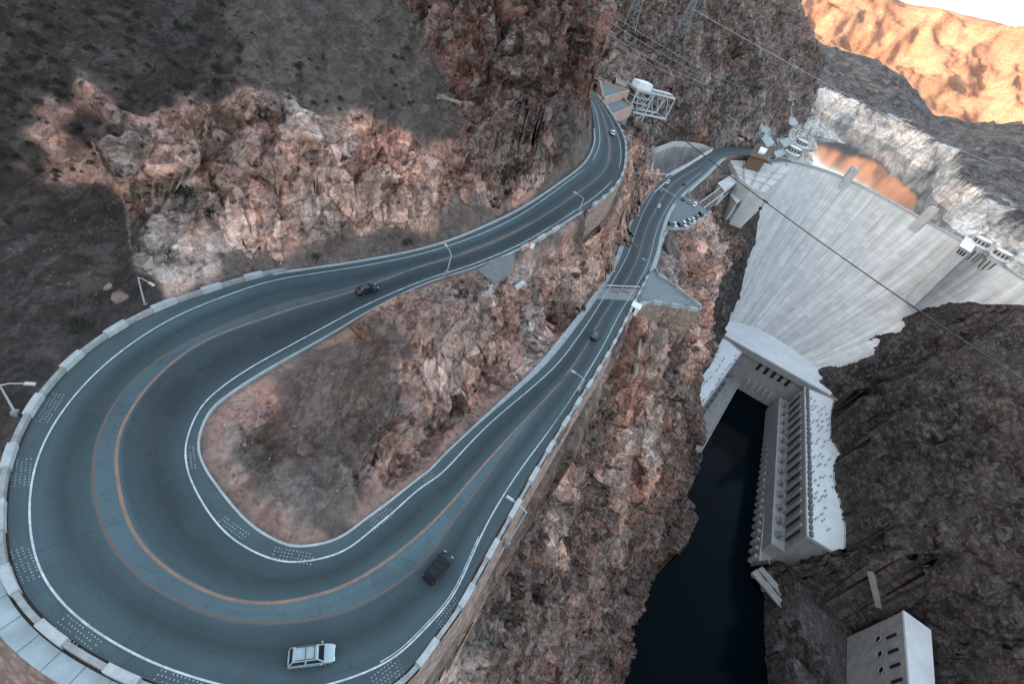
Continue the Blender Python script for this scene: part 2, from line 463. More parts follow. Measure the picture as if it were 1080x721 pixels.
# below the lower road: foot of the retaining wall, terrace, ledges
for k in (22.5, 23.5, 24.5, 25.5, 26.5, 27.5, 28.5, 29.5, 30.5, 31.3):
    i = SO(k); nrm = (Oc[i] - Ic[i])[:2]; nrm /= np.hypot(*nrm); hh = 4.5 if k < 29 else 4
    CT.append((Oc[i] + [nrm[0] * 2.4, nrm[1] * 2.4, -hh], 'c'))
for k in (16, 17, 18, 19, 20, 21, 22):
    i = SO(k); nrm = (Oc[i] - Ic[i])[:2]; nrm /= np.hypot(*nrm)
    CT.append((Oc[i] + [nrm[0] * 10, nrm[1] * 10, -12], 't')); CT.append((Oc[i] + [nrm[0] * 45, nrm[1] * 45, -34], 't'))
w(20, -30, -70, 'c'); w(60, -30, -140, 'c'); w(-110, 0, 5, 't'); w(-160, 60, 60, 't')
for u, v, h, rg in ((672, 330, 81.5, 'p'), (690, 325, 90, 'p'), (736, 352, 98, 'p'), (668, 350, 84, 'p'), (655, 400, 88, 'c'), (690, 400, 103, 'p'), (715, 390, 112, 'c'), (735, 400, 140, 'c'), (729, 440, 155, 'c'),
                    (733, 480, 192, 'c'), (620, 450, 92, 'p'), (650, 470, 115, 'c'), (700, 470, 150, 'c'), (600, 520, 100, 'c'), (640, 560, 150, 'c'), (560, 600, 96, 'c'), (600, 640, 150, 'c'), (520, 650, 95, 'c'), (560, 690, 140, 'c'),
                    (490, 690, 88, 'p'), (695, 520, 195, 'c'), (682, 560, 213, 'c'), (650, 620, 222, 'c'), (632, 690, 232, 'c')):
    c(u, v, h, rg)
# rock between the terrace, the car park and the dam
for u, v, h, rg in ((700, 262, 88, 'p'), (715, 285, 86, 'p'), (735, 300, 92, 'p'), (745, 322, 100, 'p'), (722, 250, 92, 'p'), (745, 240, 98, 'p'), (760, 215, 105, 'c'), (750, 275, 104, 'p'), (765, 255, 112, 'c'),
                    (775, 200, 104, 'c'), (752, 345, 160, 'd'), (748, 310, 120, 'c'), (775, 290, 128, 'd')):
    c(u, v, h, rg)
# river bed and the feet of its walls
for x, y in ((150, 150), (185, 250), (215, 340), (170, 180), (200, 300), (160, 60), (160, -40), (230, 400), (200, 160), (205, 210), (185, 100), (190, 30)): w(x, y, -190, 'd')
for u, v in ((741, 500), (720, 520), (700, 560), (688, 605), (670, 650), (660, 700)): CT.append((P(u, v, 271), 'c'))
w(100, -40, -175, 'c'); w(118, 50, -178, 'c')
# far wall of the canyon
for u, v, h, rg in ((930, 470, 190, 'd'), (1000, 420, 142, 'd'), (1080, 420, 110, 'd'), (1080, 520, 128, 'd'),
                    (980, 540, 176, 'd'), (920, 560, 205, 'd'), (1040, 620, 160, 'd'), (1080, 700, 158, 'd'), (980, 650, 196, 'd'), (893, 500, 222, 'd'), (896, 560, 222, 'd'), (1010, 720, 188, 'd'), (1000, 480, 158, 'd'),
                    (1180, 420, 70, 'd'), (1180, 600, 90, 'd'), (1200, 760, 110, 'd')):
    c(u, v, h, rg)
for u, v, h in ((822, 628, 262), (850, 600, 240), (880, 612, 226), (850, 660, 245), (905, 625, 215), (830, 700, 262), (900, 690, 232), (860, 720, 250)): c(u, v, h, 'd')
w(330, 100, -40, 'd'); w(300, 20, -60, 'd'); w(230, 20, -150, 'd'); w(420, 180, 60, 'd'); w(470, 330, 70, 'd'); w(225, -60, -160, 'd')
for (u, v), k in [(q, .985) for q in DAM_L] + [(q, .985) for q in DAM_R] + [(q, .97) for q in DAM_R[:3]] + [(q, k) for q in DAM_R[3:] for k in (.955, .91)] + [(q, k) for q in DAM_L[1:] for k in (.955, .92)]:
    q = on_dam(u, v); q = np.array([0, 0, CAM_Z]) + (q - [0, 0, CAM_Z]) * k; CT.append((q, 'd'))
for u, v in DAM_RI + DAM_LI:
    q = on_dam(u, v); CT.append((q + [0, 0, -9], 'd'))
# lake side of the dam
for x, y in ((262, 640), (330, 600), (420, 560), (320, 760), (420, 700), (500, 800), (420, 950), (560, 650), (470, 1150), (700, 1000)): w(x, y, -75, 'w')
w(470, 470, -5, 'd'); w(540, 500, 15, 'd')

CP = np.array([q for q, r in CT]); CR = [r for q, r in CT]
# drop near-duplicate points
keep = []
for i in range(len(CP)):
    if all(np.hypot(*(CP[i, :2] - CP[j, :2])) > 1.5 for j in keep): keep.append(i)
CP = CP[keep]; CR = [CR[i] for i in keep]
XY = CP[:, :2]; SCL = 100.0
D = np.hypot(XY[:, None, 0] - XY[None, :, 0], XY[:, None, 1] - XY[None, :, 1]) / SCL
n = len(CP); A = np.zeros((n + 3, n + 3)); A[:n, :n] = -D - np.eye(n) * .0; A[:n, n] = 1; A[:n, n + 1:] = XY / SCL; A[n, :n] = 1; A[n + 1:, :n] = XY.T / SCL
sol = np.linalg.solve(A, np.r_[CP[:, 2], 0, 0, 0]); RW, RA = sol[:n].astype(np.float32), sol[n:]


def base_z(x, y):
    z = RA[0] + RA[1] * x / SCL + RA[2] * y / SCL; z = z.astype(np.float32); X = XY.astype(np.float32)
    for k in range(n):
        z -= RW[k] * np.sqrt((x - X[k, 0]) ** 2 + (y - X[k, 1]) ** 2) / SCL
    return z


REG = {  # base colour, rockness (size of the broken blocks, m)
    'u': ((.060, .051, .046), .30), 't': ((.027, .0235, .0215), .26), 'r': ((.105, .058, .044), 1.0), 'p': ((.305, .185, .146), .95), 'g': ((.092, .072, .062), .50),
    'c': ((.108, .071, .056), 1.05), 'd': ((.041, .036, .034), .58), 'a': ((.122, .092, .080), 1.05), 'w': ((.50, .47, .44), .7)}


def region(x, y):
    col = np.zeros((len(x), 3), np.float32); rk = np.zeros(len(x), np.float32); tot = np.zeros(len(x), np.float32)
    for k in range(n):
        wgt = (((x - XY[k, 0]) ** 2 + (y - XY[k, 1]) ** 2).astype(np.float32) * .01 + .04); wgt *= wgt; wgt = 1 / (wgt * wgt)
        cc, r = REG[CR[k]]
        for j in range(3): col[:, j] += wgt * cc[j]
        rk += wgt * r; tot += wgt
    return col / tot[:, None], rk / tot


def in_poly(x, y, poly):
    ins = np.zeros(len(x), bool); m = len(poly)
    for i in range(m):
        x0, y0 = poly[i][:2]; x1, y1 = poly[(i + 1) % m][:2]
        if y0 == y1: continue
        cnd = ((y0 > y) != (y1 > y)) & (x < (x1 - x0) * (y - y0) / (y1 - y0) + x0); ins ^= cnd
    return ins

# ------------------------------------------------------------------ terrain mesh: fine near the viewpoint, coarser far away
def axis(segs):
    out = []
    for a, b, s in segs:
        out += list(np.arange(a, b - 1e-6, s))
    return np.array(out + [segs[-1][1]])


FINE = 1.0
gx = axis([(-420, -260, 5), (-260, -120, 1.6), (-120, -75, .8), (-75, 45, .48), (45, 110, .6), (110, 340, .9), (340, 480, 1.8), (480, 760, 6)])
gy = axis([(-120, -40, 4), (-40, 0, 1.4), (0, 20, .7), (20, 120, .48), (120, 200, .7), (200, 420, .95), (420, 640, 1.3), (640, 1300, 4)])
nx, ny = len(gx), len(gy)
X, Y = np.meshgrid(gx, gy); X = X.ravel().astype(np.float32); Y = Y.ravel().astype(np.float32)
Z = base_z(X, Y)
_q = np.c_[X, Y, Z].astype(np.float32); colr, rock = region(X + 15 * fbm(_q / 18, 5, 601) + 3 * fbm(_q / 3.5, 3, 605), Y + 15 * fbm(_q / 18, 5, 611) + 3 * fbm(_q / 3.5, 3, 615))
# carriageway bed
from mathutils.kdtree import KDTree
dn = np.c_[np.linspace(0, NS - 1, NS * 4)]
samp = np.interp(np.arange(0, NS - 1, .25), np.arange(NS), np.arange(NS))
M3 = np.c_[tuple(np.interp(samp, np.arange(NS), mid[:, j]) for j in range(3))]
O3 = np.c_[tuple(np.interp(samp, np.arange(NS), Oc[:, j]) for j in range(3))]; I3 = np.c_[tuple(np.interp(samp, np.arange(NS), Ic[:, j]) for j in range(3))]
kd = KDTree(len(M3))
for i, q in enumerate(M3): kd.insert((q[0], q[1], 0), i)
kd.balance()
near = np.where((X > -80) & (X < 230) & (Y > -10) & (Y < 620))[0]
# coarse rejection: distance to every 8th mid point
dd = np.full(len(near), 9e9, np.float32)
for q in M3[::10]: np.minimum(dd, (X[near] - q[0]) ** 2 + (Y[near] - q[1]) ** 2, out=dd)
near = near[dd < 38 ** 2]
TG3 = np.gradient(M3[:, :2], axis=0)
def road_coords(x, y):
    i = np.array([kd.find((float(a), float(b), 0))[1] for a, b in zip(x, y)]); fi = i.astype(float)
    for _ in range(4):
        i = np.clip(np.rint(fi), 0, len(M3) - 1).astype(int); d = I3[i] - O3[i]; den = TG3[i, 0] * d[:, 1] - TG3[i, 1] * d[:, 0]
        st_ = ((x - M3[i, 0]) * d[:, 1] - (y - M3[i, 1]) * d[:, 0]) / np.where(np.abs(den) < 1e-4, 1e-4, den)
        fi = np.clip(fi + np.clip(st_, -6, 6) * .8, 0, len(M3) - 1)
    return np.clip(np.rint(fi), 0, len(M3) - 1).astype(int)
idx = road_coords(X[near], Y[near])
ox, ix = O3[idx], I3[idx]; dv = ix - ox; L2 = (dv[:, :2] ** 2).sum(1)
tt = ((X[near] - ox[:, 0]) * dv[:, 0] + (Y[near] - ox[:, 1]) * dv[:, 1]) / L2
along = np.abs((X[near] - M3[idx, 0]) * dv[:, 1] - (Y[near] - M3[idx, 1]) * dv[:, 0]) / np.sqrt(L2)
ww = np.sqrt(L2); dO = np.where(tt < 0, -tt * ww, 0); dI = np.where(tt > 1, (tt - 1) * ww, 0); dR = np.maximum(dO, dI)
dR = np.hypot(dR, np.maximum(along - 1.5, 0))
zr = ox[:, 2] + dv[:, 2] * np.clip(tt, 0, 1)
kst = samp[idx] / PER - 2                                # station number
ss = lambda a, b, q: np.clip((q - a) / (b - a), 0, 1) ** 2 * (3 - 2 * np.clip((q - a) / (b - a), 0, 1))
zn = Z[near].copy(); t = ss(.3, 1.0, dR / np.where((tt > 1) & (kst > 26), 5.0, 4.0)); znew = (zr - .35) * (1 - t) + zn * t
rough_mask = np.ones(len(X), np.float32); rm = ss(1.2, 8.0, dR)
# battered wall below the lower road
m = (tt < 0) & (kst > 21.8) & (kst < 31.6); H = np.where(kst < 29, 4.4, 4.0)
znew = np.where(m & (dR > .5), (zr - H) * (1 - ss(2, 6, dR)) + np.minimum(zn, zr - H * .8) * ss(2, 6, dR), znew)
# footway and battered wall outside the hairpin
m = (tt < 0) & (kst > 15.6) & (kst <= 21.8)
znew = np.where(m, np.where(dR < 3.0, zr - .35, (zr - 8.5) * (1 - ss(7.2, 12, dR)) + np.minimum(zn, zr - 6) * ss(7.2, 12, dR)), znew)
rm = np.where(m, ss(7, 12, dR), rm)
# retaining wall on the right of the upper road
m = (tt > 1) & (kst > -2) & (kst < 4.6); znew = np.where(m & (dR > .5), (zr - 11) * (1 - ss(2, 6, dR)) + np.minimum(zn, zr - 6) * ss(2, 6, dR), znew)
Z[near] = znew; rm = np.where((tt > 1) & (kst > 25.5), ss(.8, 4, dR), rm); rough_mask[near] = rm
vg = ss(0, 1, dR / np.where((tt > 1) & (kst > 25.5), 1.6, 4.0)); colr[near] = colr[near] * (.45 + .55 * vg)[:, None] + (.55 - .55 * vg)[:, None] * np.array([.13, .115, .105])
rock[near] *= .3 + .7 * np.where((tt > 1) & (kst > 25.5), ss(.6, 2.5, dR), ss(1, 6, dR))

# level places
def flat(px, h):
    return [P(u, v, h) for u, v in px]
TERRACE = flat([(671, 304), (679, 293), (690, 283), (693.5, 290), (711.6, 302.5), (724, 313), (738, 323.5), (738, 327.5), (720, 324.5), (704, 321), (685, 319), (672, 322), (663, 331)], 81)
PARKING = flat([(702, 241), (713, 241), (724, 241), (739, 231), (749, 224), (741, 218), (735, 214), (718, 206), (709, 217), (700, 232)], 89.5)
PULLOUT = flat([(504, 284), (524, 272), (546, 263), (542, 275), (536, 288), (522, 299)], 58.5)
DECKS = flat([(634, 105), (662, 97), (666, 118), (645, 128)], 50)
FLATS = [(TERRACE, 81), (PARKING, 89.5), (PULLOUT, 58.5)]
for poly, h in FLATS:
    ins = in_poly(X, Y, poly); Z[ins] = CAM_Z - h - .3; rough_mask[ins] = 0
    cen = np.mean([q[:2] for q in poly], 0)
    big = [(q[:2] - cen) * 1.12 + cen for q in poly]
    ring = in_poly(X, Y, big) & ~ins; Z[ring] = np.minimum(Z[ring], CAM_Z - h - .3); rough_mask[ring] *= .3

# power station footprints are cut out of the canyon floor
ROOF_H = 228.0
RW_ROOF = [(858.6, 562), (857.5, 500), (856, 440), (854, 414), (879, 421), (875, 440), (876, 462), (882, 474), (888.5, 482), (880, 485), (878.6, 505), (886, 530), (891, 557), (890, 582), (887, 588)]
LW_ROOF = [(757, 352), (770, 360), (782, 371), (739, 432), (725, 452), (715, 430), (735, 380), (743, 366)]
rwp = flat(RW_ROOF, ROOF_H); lwp = flat(LW_ROOF, ROOF_H)
CUTS = [flat([(851, 566), (850, 410), (868, 414), (762, 355), (782, 372), (739, 432), (722, 456)], ROOF_H) + flat([(741, 476), (783, 399), (819, 419), (800, 592)], 261)]
for poly in CUTS:
    ins = in_poly(X, Y, poly); Z[ins] = np.minimum(Z[ins], -184)
for poly in (rwp, lwp):
    ins = in_poly(X, Y, poly); Z[ins] = np.minimum(Z[ins], -140.5); rough_mask[ins] *= .15
VH = [P(953, 643, 205), P(958, 735, 205), P(990, 735, 205), P(981, 662, 205)]
ins = in_poly(X, Y, VH); Z[ins] = np.minimum(Z[ins], -140)
VF = [(212, 200), (256, 172), (252, 163), (237, 119), (226, 60), (168, 60), (172, 150)]
ins = in_poly(X, Y, VF); Z[ins] = np.minimum(Z[ins], -156); rough_mask[ins] *= .3
RIV = [P(741, 476, 269), P(783, 399, 269), P(819, 419, 269), P(800, 592, 269), P(806, 640, 269), P(812, 740, 269), P(664, 740, 269), P(664, 690, 269), P(694, 600, 269), P(705, 555, 269)]
ins = in_poly(X, Y, RIV); Z[ins] = np.minimum(Z[ins], -186); rough_mask[ins] *= .2
SPILL = flat([(684, 163), (690, 158), (712, 150), (740, 153), (752, 158), (706, 187), (688, 182)], 91.5)
ins = in_poly(X, Y, SPILL); Z[ins] = np.minimum(Z[ins], -26)

# nothing of the rock stands inside the dam or steeper than rock stands
DAMF = [tuple(on_dam(*q)[:2]) for q in DAM_LI[::-1]] + [tuple(q[:2]) for q in crest[8:-14:4]] + [tuple(on_dam(*q)[:2]) for q in DAM_RI[::-1]] + [tuple(P(u, v, 228)[:2]) for u, v in ((868, 398), (845, 375), (803, 350), (777, 342))]
hard = rough_mask < .35
G = Z.reshape(ny, nx); hx = np.diff(gx).astype(np.float32)[None, :]; hy = np.diff(gy).astype(np.float32)[:, None]; hm = hard.reshape(ny, nx); SLIM = np.where(np.hypot(*np.meshgrid(gx, gy)) < 150, 1.75, np.where(np.meshgrid(gx, gy)[0] > 250, 2.1, 2.8)).astype(np.float32)
for _ in range(70):
    H = G.copy(); G0 = G; G = np.where(hm, 1e5, G)
    H[:, 1:] = np.minimum(H[:, 1:], G[:, :-1] + SLIM[:, 1:] * hx); H[:, :-1] = np.minimum(H[:, :-1], G[:, 1:] + SLIM[:, :-1] * hx)
    H[1:] = np.minimum(H[1:], G[:-1] + SLIM[1:] * hy); H[:-1] = np.minimum(H[:-1], G[1:] + SLIM[:-1] * hy)
    G = np.where(hm, G0, H)
Z = G.ravel()
ins = in_poly(X, Y, DAMF); Z[ins] = np.minimum(Z[ins], -175)

for ln in (DAM_L, DAM_R):
    q_ = resample(np.array([on_dam(*a) for a in ln]), 4.0); dm = np.full(len(X), 9e9, np.float32)
    for a in q_: np.minimum(dm, (X - a[0]) ** 2 + (Y - a[1]) ** 2, out=dm)
    rough_mask *= np.clip(np.sqrt(dm) / 16, .22, 1)

# broken rock
def rot(a, b):
    ca, sa, cb, sb = math.cos(a), math.sin(a), math.cos(b), math.sin(b)
    return np.array([[ca, -sa, 0], [sa, ca, 0], [0, 0, 1]]) @ np.array([[1, 0, 0], [0, cb, -sb], [0, sb, cb]])
def displace(X, Y, Z, nx, ny, rock, mask, scale=1.0):
    P3 = np.c_[X, Y, Z].astype(np.float32); G = P3.reshape(ny, nx, 3)
    du = np.gradient(G, axis=1); dv = np.gradient(G, axis=0); N = np.cross(du, dv).reshape(-1, 3); N /= np.linalg.norm(N, axis=1)[:, None]
    steep = ss(.93, .70, N[:, 2]) if False else np.clip((.95 - N[:, 2]) / .25, 0, 1)
    amp = mask * np.clip(rock * (.48 + .60 * steep), 0, 1.05)
    S1 = rot(.6, .5) @ np.diag([1.0, .55, .8]); S2 = rot(-.5, .7) @ np.diag([1, .6, .9])
    big = fbm(P3 / 45, 4, 3) * 6.0
    d1, id1, e1 = facets(P3, 17 * scale, 11, S1, .75, .28); d2, id2, e2 = facets(P3, 6.0 * scale, 23, S2, .75, .25); d3, id3, e3 = facets(P3, 2.3 * scale, 37, S1, .7, .22)
    far = np.clip((np.hypot(X, Y) - 90) / 160, 0, 1)
    d4, id4, e4 = facets(P3, 1.05 * scale, 53, S2, .6, .2)
    gul = (.42 - np.abs(fbm(P3 @ np.diag([1, 1, .45]).astype(np.float32) / 55, 4, 131)) * 2.6); dsp = amp * (gul * 6.5 * np.clip((np.hypot(X, Y) - 60) / 60, 0, 1) + big * .45 + d1 * .62 + d2 * .8 + d3 * .85 + d4 * .75 * (1 - far))
    dsp += mask * (fbm(P3 / 9, 4, 8) * .7 * (1 - amp * .5))
    crack = amp * ((1 - e1) * .9 + (1 - e2) * .75 + (1 - e3) * .35)
    dsp -= crack
    out = P3 + N * dsp[:, None] * np.array([1, 1, .9], np.float32)
    return out, N, amp, (id1, id2, id3, e1, e2, e3)
V, N, amp, ids = displace(X, Y, Z, nx, ny, rock, rough_mask)
# nor on the roofs, in front of the valve house or far out over the river
for poly, zt in ((rwp, -137.5), (lwp, -137.5), (VF, -150), (RIV, -180)):
    ins = in_poly(V[:, 0], V[:, 1], poly); V[ins, 2] = np.minimum(V[ins, 2], zt)
# loose blocks never lie on the carriageway
nr2 = near; idx2 = road_coords(V[nr2, 0], V[nr2, 1])
o2, i2 = O3[idx2], I3[idx2]; d2v = i2 - o2; L22 = (d2v[:, :2] ** 2).sum(1); t2 = ((V[nr2, 0] - o2[:, 0]) * d2v[:, 0] + (V[nr2, 1] - o2[:, 1]) * d2v[:, 1]) / L22
dd2 = np.maximum(np.where(t2 < 0, -t2, 0), np.where(t2 > 1, t2 - 1, 0)) * np.sqrt(L22); z2 = o2[:, 2] + d2v[:, 2] * np.clip(t2, 0, 1)
V[nr2, 2] = np.minimum(V[nr2, 2], np.where(dd2 < .9, z2 - .3, np.where(dd2 < 9, z2 - .1 + (dd2 - .9) * 1.5, 1e4)))
# a ragged rock colour: whole blocks differ, slopes that hold gravel are grey
tint = .62 + .32 * ids[0] + .34 * ids[1] + .22 * ids[2]
flatness = np.clip((N[:, 2] - .80) / .12, 0, 1) * np.clip(fbm(V / 14, 3, 61) * 1.6 + .55, 0, 1)
grav = np.array([.105, .096, .09]); isrock = np.clip((rock - .25) / .4, 0, 1)
hue = (fbm(V / 22, 4, 71) * .9 + (ids[1] - .5) * .5)[:, None]
lg = .72 + .62 * np.clip(fbm(V / 34, 4, 141) * 1.3 + .45, 0, 1); tint = tint * np.where(isrock > .5, lg, .85 + .3 * (fbm(V / 26, 4, 151) + .5))
cc = colr * tint[:, None] * (1 + hue * np.array([.10, -.05, -.11]) * 1.6 * isrock[:, None])
cc = cc * (1 - .75 * (flatness * isrock)[:, None]) + .75 * (flatness * isrock)[:, None] * grav
pale = np.clip(fbm(V / 16, 4, 91) * 2.4 - .35 + (ids[0] - .5) * 1.2, 0, 1) * isrock * np.clip((colr[:, 0] - .12) / .1, 0, 1)
cc = cc * (1 - .45 * pale[:, None]) + .45 * pale[:, None] * np.array([.42, .385, .36])
# bleached by the lake, upstream of the dam below the old water level
ups = (Y > 545 + fbm(V / 40, 3, 5) * 8) & (X > 120) | ((Y > 600))
bl = np.clip((-4 + fbm(V / 18, 3, 15) * 5 - V[:, 2]) / 3, 0, 1) * ups
cc = cc * (1 - bl[:, None]) + bl[:, None] * np.array([.52, .50, .47]) * (.8 + .35 * ids[1])[:, None]


def grid_mesh(name, V, nx, ny, col, mat, attrs=None):
    me = bpy.data.meshes.new(name); me.vertices.add(nx * ny); me.vertices.foreach_set('co', V.astype(np.float32).ravel())
    i = np.arange(nx * ny).reshape(ny, nx); q = np.stack([i[:-1, :-1], i[:-1, 1:], i[1:, 1:], i[1:, :-1]], -1).reshape(-1, 4)
    nf = len(q); me.loops.add(nf * 4); me.loops.foreach_set('vertex_index', q.ravel().astype(np.int32))
    me.polygons.add(nf); me.polygons.foreach_set('loop_start', np.arange(0, nf * 4, 4, dtype=np.int32)); me.polygons.foreach_set('loop_total', np.full(nf, 4, np.int32))
    a = me.color_attributes.new('Col', 'FLOAT_COLOR', 'POINT'); a.data.foreach_set('color', np.c_[np.clip(col, .005, .9), np.ones(len(col))].astype(np.float32).ravel())
    for k, v in (attrs or {}).items():
        b = me.attributes.new(k, 'FLOAT', 'POINT'); b.data.foreach_set('value', v.astype(np.float32))
    me.materials.append(mat); me.update(calc_edges=True)
    o = bpy.data.objects.new(name, me); COL.objects.link(o); return o


def rock_material(name, k1=1.0, veins=1.0):
    k = NT(name); p = k.pos(); at = k.n('ShaderNodeAttribute', attribute_name='Col').outputs['Color']; rk = k.n('ShaderNodeAttribute', attribute_name='rock').outputs['Fac']
    n1 = k.noise(p, .9 * k1, 8, .70); n2 = k.noise(p, 4.5 * k1, 6, .75); n3 = k.noise(k.mapping(p, (1, .35, 1), (.4, .5, .6)), .35 * k1, 7, .65, .6)
    def warp(scale, amt, seed):
        nn = k.n('ShaderNodeTexNoise'); nn.inputs['Scale'].default_value = scale; nn.inputs['Detail'].default_value = 4; k.l(k.mapping(p, (1, 1, 1), (seed, seed * 2, seed * 3)), nn.inputs['Vector'])
        v1 = k.n('ShaderNodeVectorMath', operation='SUBTRACT'); k.l(nn.outputs['Color'], v1.inputs[0]); v1.inputs[1].default_value = (.5, .5, .5)
        v2 = k.n('ShaderNodeVectorMath', operation='SCALE'); k.l(v1.outputs[0], v2.inputs[0]); v2.inputs['Scale'].default_value = amt
        v3 = k.n('ShaderNodeVectorMath', operation='ADD'); k.l(p, v3.inputs[0]); k.l(v2.outputs[0], v3.inputs[1]); return v3.outputs[0]
    def cells(scale, stretch, rot_, wv):
        vec = k.mapping(wv, stretch, rot_); v = k.n('ShaderNodeTexVoronoi'); v.inputs['Scale'].default_value = scale; k.l(vec, v.inputs['Vector'])
        e = k.n('ShaderNodeTexVoronoi', feature='DISTANCE_TO_EDGE'); e.inputs['Scale'].default_value = scale; k.l(vec, e.inputs['Vector'])
        sc = k.n('ShaderNodeSeparateColor'); k.l(v.outputs['Color'], sc.inputs[0]); return v.outputs['Color'], sc.outputs, e.outputs['Distance']
    c1, s1, e1 = cells(.13 * k1, (1, .55, .8), (.5, .3, .7), warp(.25 * k1, 1.3 / k1, .3)); c2, s2, e2 = cells(.42 * k1, (1, .6, .9), (-.4, .6, .2), warp(.7 * k1, .5 / k1, .9)); c3, s3, e3 = cells(1.5 * k1, (1, .7, .8), (.2, -.5, .9), warp(2.2 * k1, .18 / k1, 1.7))
    col = k.mix(1, at, k.ramp(n1, [(.28, .58), (.5, 1.0), (.74, 1.4)]), 'MULTIPLY'); col = k.mix(1, col, k.ramp(n2, [(.3, .68), (.68, 1.25)]), 'MULTIPLY')
    rocky = col
    for sc, lo, hi in ((s1, .62, 1.42), (s2, .60, 1.45), (s3, .70, 1.30)): rocky = k.mix(1, rocky, k.ramp(sc[0], [(0, lo), (1, hi)]), 'MULTIPLY')
    # whole blocks bleached by minerals, others stained by iron
    strat = k.noise(k.mapping(p, (.03 * k1, .05 * k1, .5 * k1), (.35, -.25, .3)), 1.0, 7, .72); rocky = k.mix(1, rocky, k.ramp(strat, [(.32, .58), (.5, 1.0), (.68, 1.42)]), 'MULTIPLY')
    pal = k.math('MULTIPLY', k.ramp(s2[1], [(.62, 0), (.70, 1)]), k.ramp(n3, [(.40, 0), (.56, 1)])); rocky = k.mix(k.math('MULTIPLY', pal, .45), rocky, k.mix(1, k.mix(.5, at, (.55, .50, .47)), k.ramp(n1, [(.28, .6), (.7, 1.2)]), 'MULTIPLY'))
    irn = k.ramp(s1[2], [(.60, 0), (.72, 1)]); rocky = k.mix(k.math('MULTIPLY', irn, .45), rocky, k.mix(1, rocky, (1.10, .80, .70), 'MULTIPLY'))
    ve = k.math('ABSOLUTE', k.math('SUBTRACT', n3, .5)); vein = k.ramp(ve, [(.0, 1), (.012, .5), (.03, 0)]); rocky = k.mix(k.math('MULTIPLY', vein, .32 * veins), rocky, (.42, .39, .37))
    gap = k.ramp(n1, [(.35, 1), (.6, .25)])
    for e, w_, a_ in ((e1, .035, .85), (e2, .050, .75), (e3, .06, .5)): rocky = k.mix(k.math('MULTIPLY', k.math('MULTIPLY', k.ramp(e, [(0, 1), (w_, 0)]), a_), gap), rocky, (.018, .014, .013))
    col = k.mix(rk, col, rocky)
    vs = k.n('ShaderNodeTexVoronoi'); vs.inputs['Scale'].default_value = 1.3 * k1; k.l(p, vs.inputs['Vector']); sc = k.n('ShaderNodeSeparateColor'); k.l(vs.outputs['Color'], sc.inputs[0])
    dens = k.ramp(k.noise(p, .06 * k1, 4, .6), [(.40, 0), (.62, 1)])
    dark = k.math('MULTIPLY', k.math('MULTIPLY', k.math('GREATER_THAN', sc.outputs[0], .74), k.ramp(vs.outputs['Distance'], [(.22, 1), (.5, 0)])), dens)
    lite = k.math('MULTIPLY', k.math('GREATER_THAN', sc.outputs[1], .82), k.ramp(vs.outputs['Distance'], [(.14, 1), (.32, 0)]))
    loose = k.math('SUBTRACT', 1.0, rk)
    col = k.mix(k.math('MULTIPLY', k.math('MULTIPLY', dark, loose), .85), col, (.016, .017, .013)); col = k.mix(k.math('MULTIPLY', k.math('MULTIPLY', k.math('MULTIPLY', lite, loose), .4), dens), col, (.24, .22, .205))
    # each block faces its own way
    geo = k.n('ShaderNodeNewGeometry').outputs['Normal']; acc = geo
    for cc_, amt in ((c1, .60), (c2, .95), (c3, .75)):
        v1 = k.n('ShaderNodeVectorMath', operation='SUBTRACT'); k.l(cc_, v1.inputs[0]); v1.inputs[1].default_value = (.5, .5, .5)
        v2 = k.n('ShaderNodeVectorMath', operation='SCALE'); k.l(v1.outputs[0], v2.inputs[0]); k.l(k.math('MULTIPLY', rk, amt), v2.inputs['Scale'])
        v3 = k.n('ShaderNodeVectorMath', operation='ADD'); k.l(acc, v3.inputs[0]); k.l(v2.outputs[0], v3.inputs[1]); acc = v3.outputs[0]
    nz = k.n('ShaderNodeVectorMath', operation='NORMALIZE'); k.l(acc, nz.inputs[0])
    b = k.bump(n1, .4, .5 / k1, nz.outputs[0]); b = k.bump(n2, .55, .2 / k1, b); k.b.inputs['Specular IOR Level'].default_value = .12
    return k.color(col, .93, b)


M_ROCK = rock_material('canyon_rock')
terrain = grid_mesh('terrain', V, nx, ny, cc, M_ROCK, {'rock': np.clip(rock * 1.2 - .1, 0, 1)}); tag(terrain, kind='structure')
print('terrain', nx, ny, nx * ny, '%.1fs' % (time.time() - T0))
bpy.context.view_layer.update()


def hit(u, v):
    """the point of the ground seen in a direction of the photo"""
    x, y, dn = ray(u, v); d = Vector((x, y, -dn)).normalized()
    ok, loc, nrm, fi = terrain.ray_cast(Vector((0, 0, CAM_Z)), d)
    return (loc, nrm) if ok else (None, None)


def ground(x, y, z0=400):
    ok, loc, nrm, fi = terrain.ray_cast(Vector((x, y, z0)), Vector((0, 0, -1)))
    return loc.z if ok else 0.0

# ------------------------------------------------------------------ water, far shore, mountain, the added shading ridge
def water_material(name, col, rough, sc, st):
    k = NT(name); p = k.pos(); f = k.noise(p, sc, 5, .6); g = k.noise(k.mapping(p, (.3, 1, 1), (0, 0, .5)), sc * .12, 3)
    k.b.inputs['Specular IOR Level'].default_value = .5 if 'lake' in name else .05; k.b.inputs['IOR'].default_value = 1.33
    h = k.math('ADD', f, k.math('MULTIPLY', g, .7))
    return k.color(k.mix(g, col, tuple(x * 1.6 for x in col)), rough, k.bump(h, st, .08))


def sheet(name, poly, z, mat):
    mb = MB(); mb.add([(q[0], q[1], z) for q in poly], [tuple(range(len(poly)))]); return mb.build(name, mat)


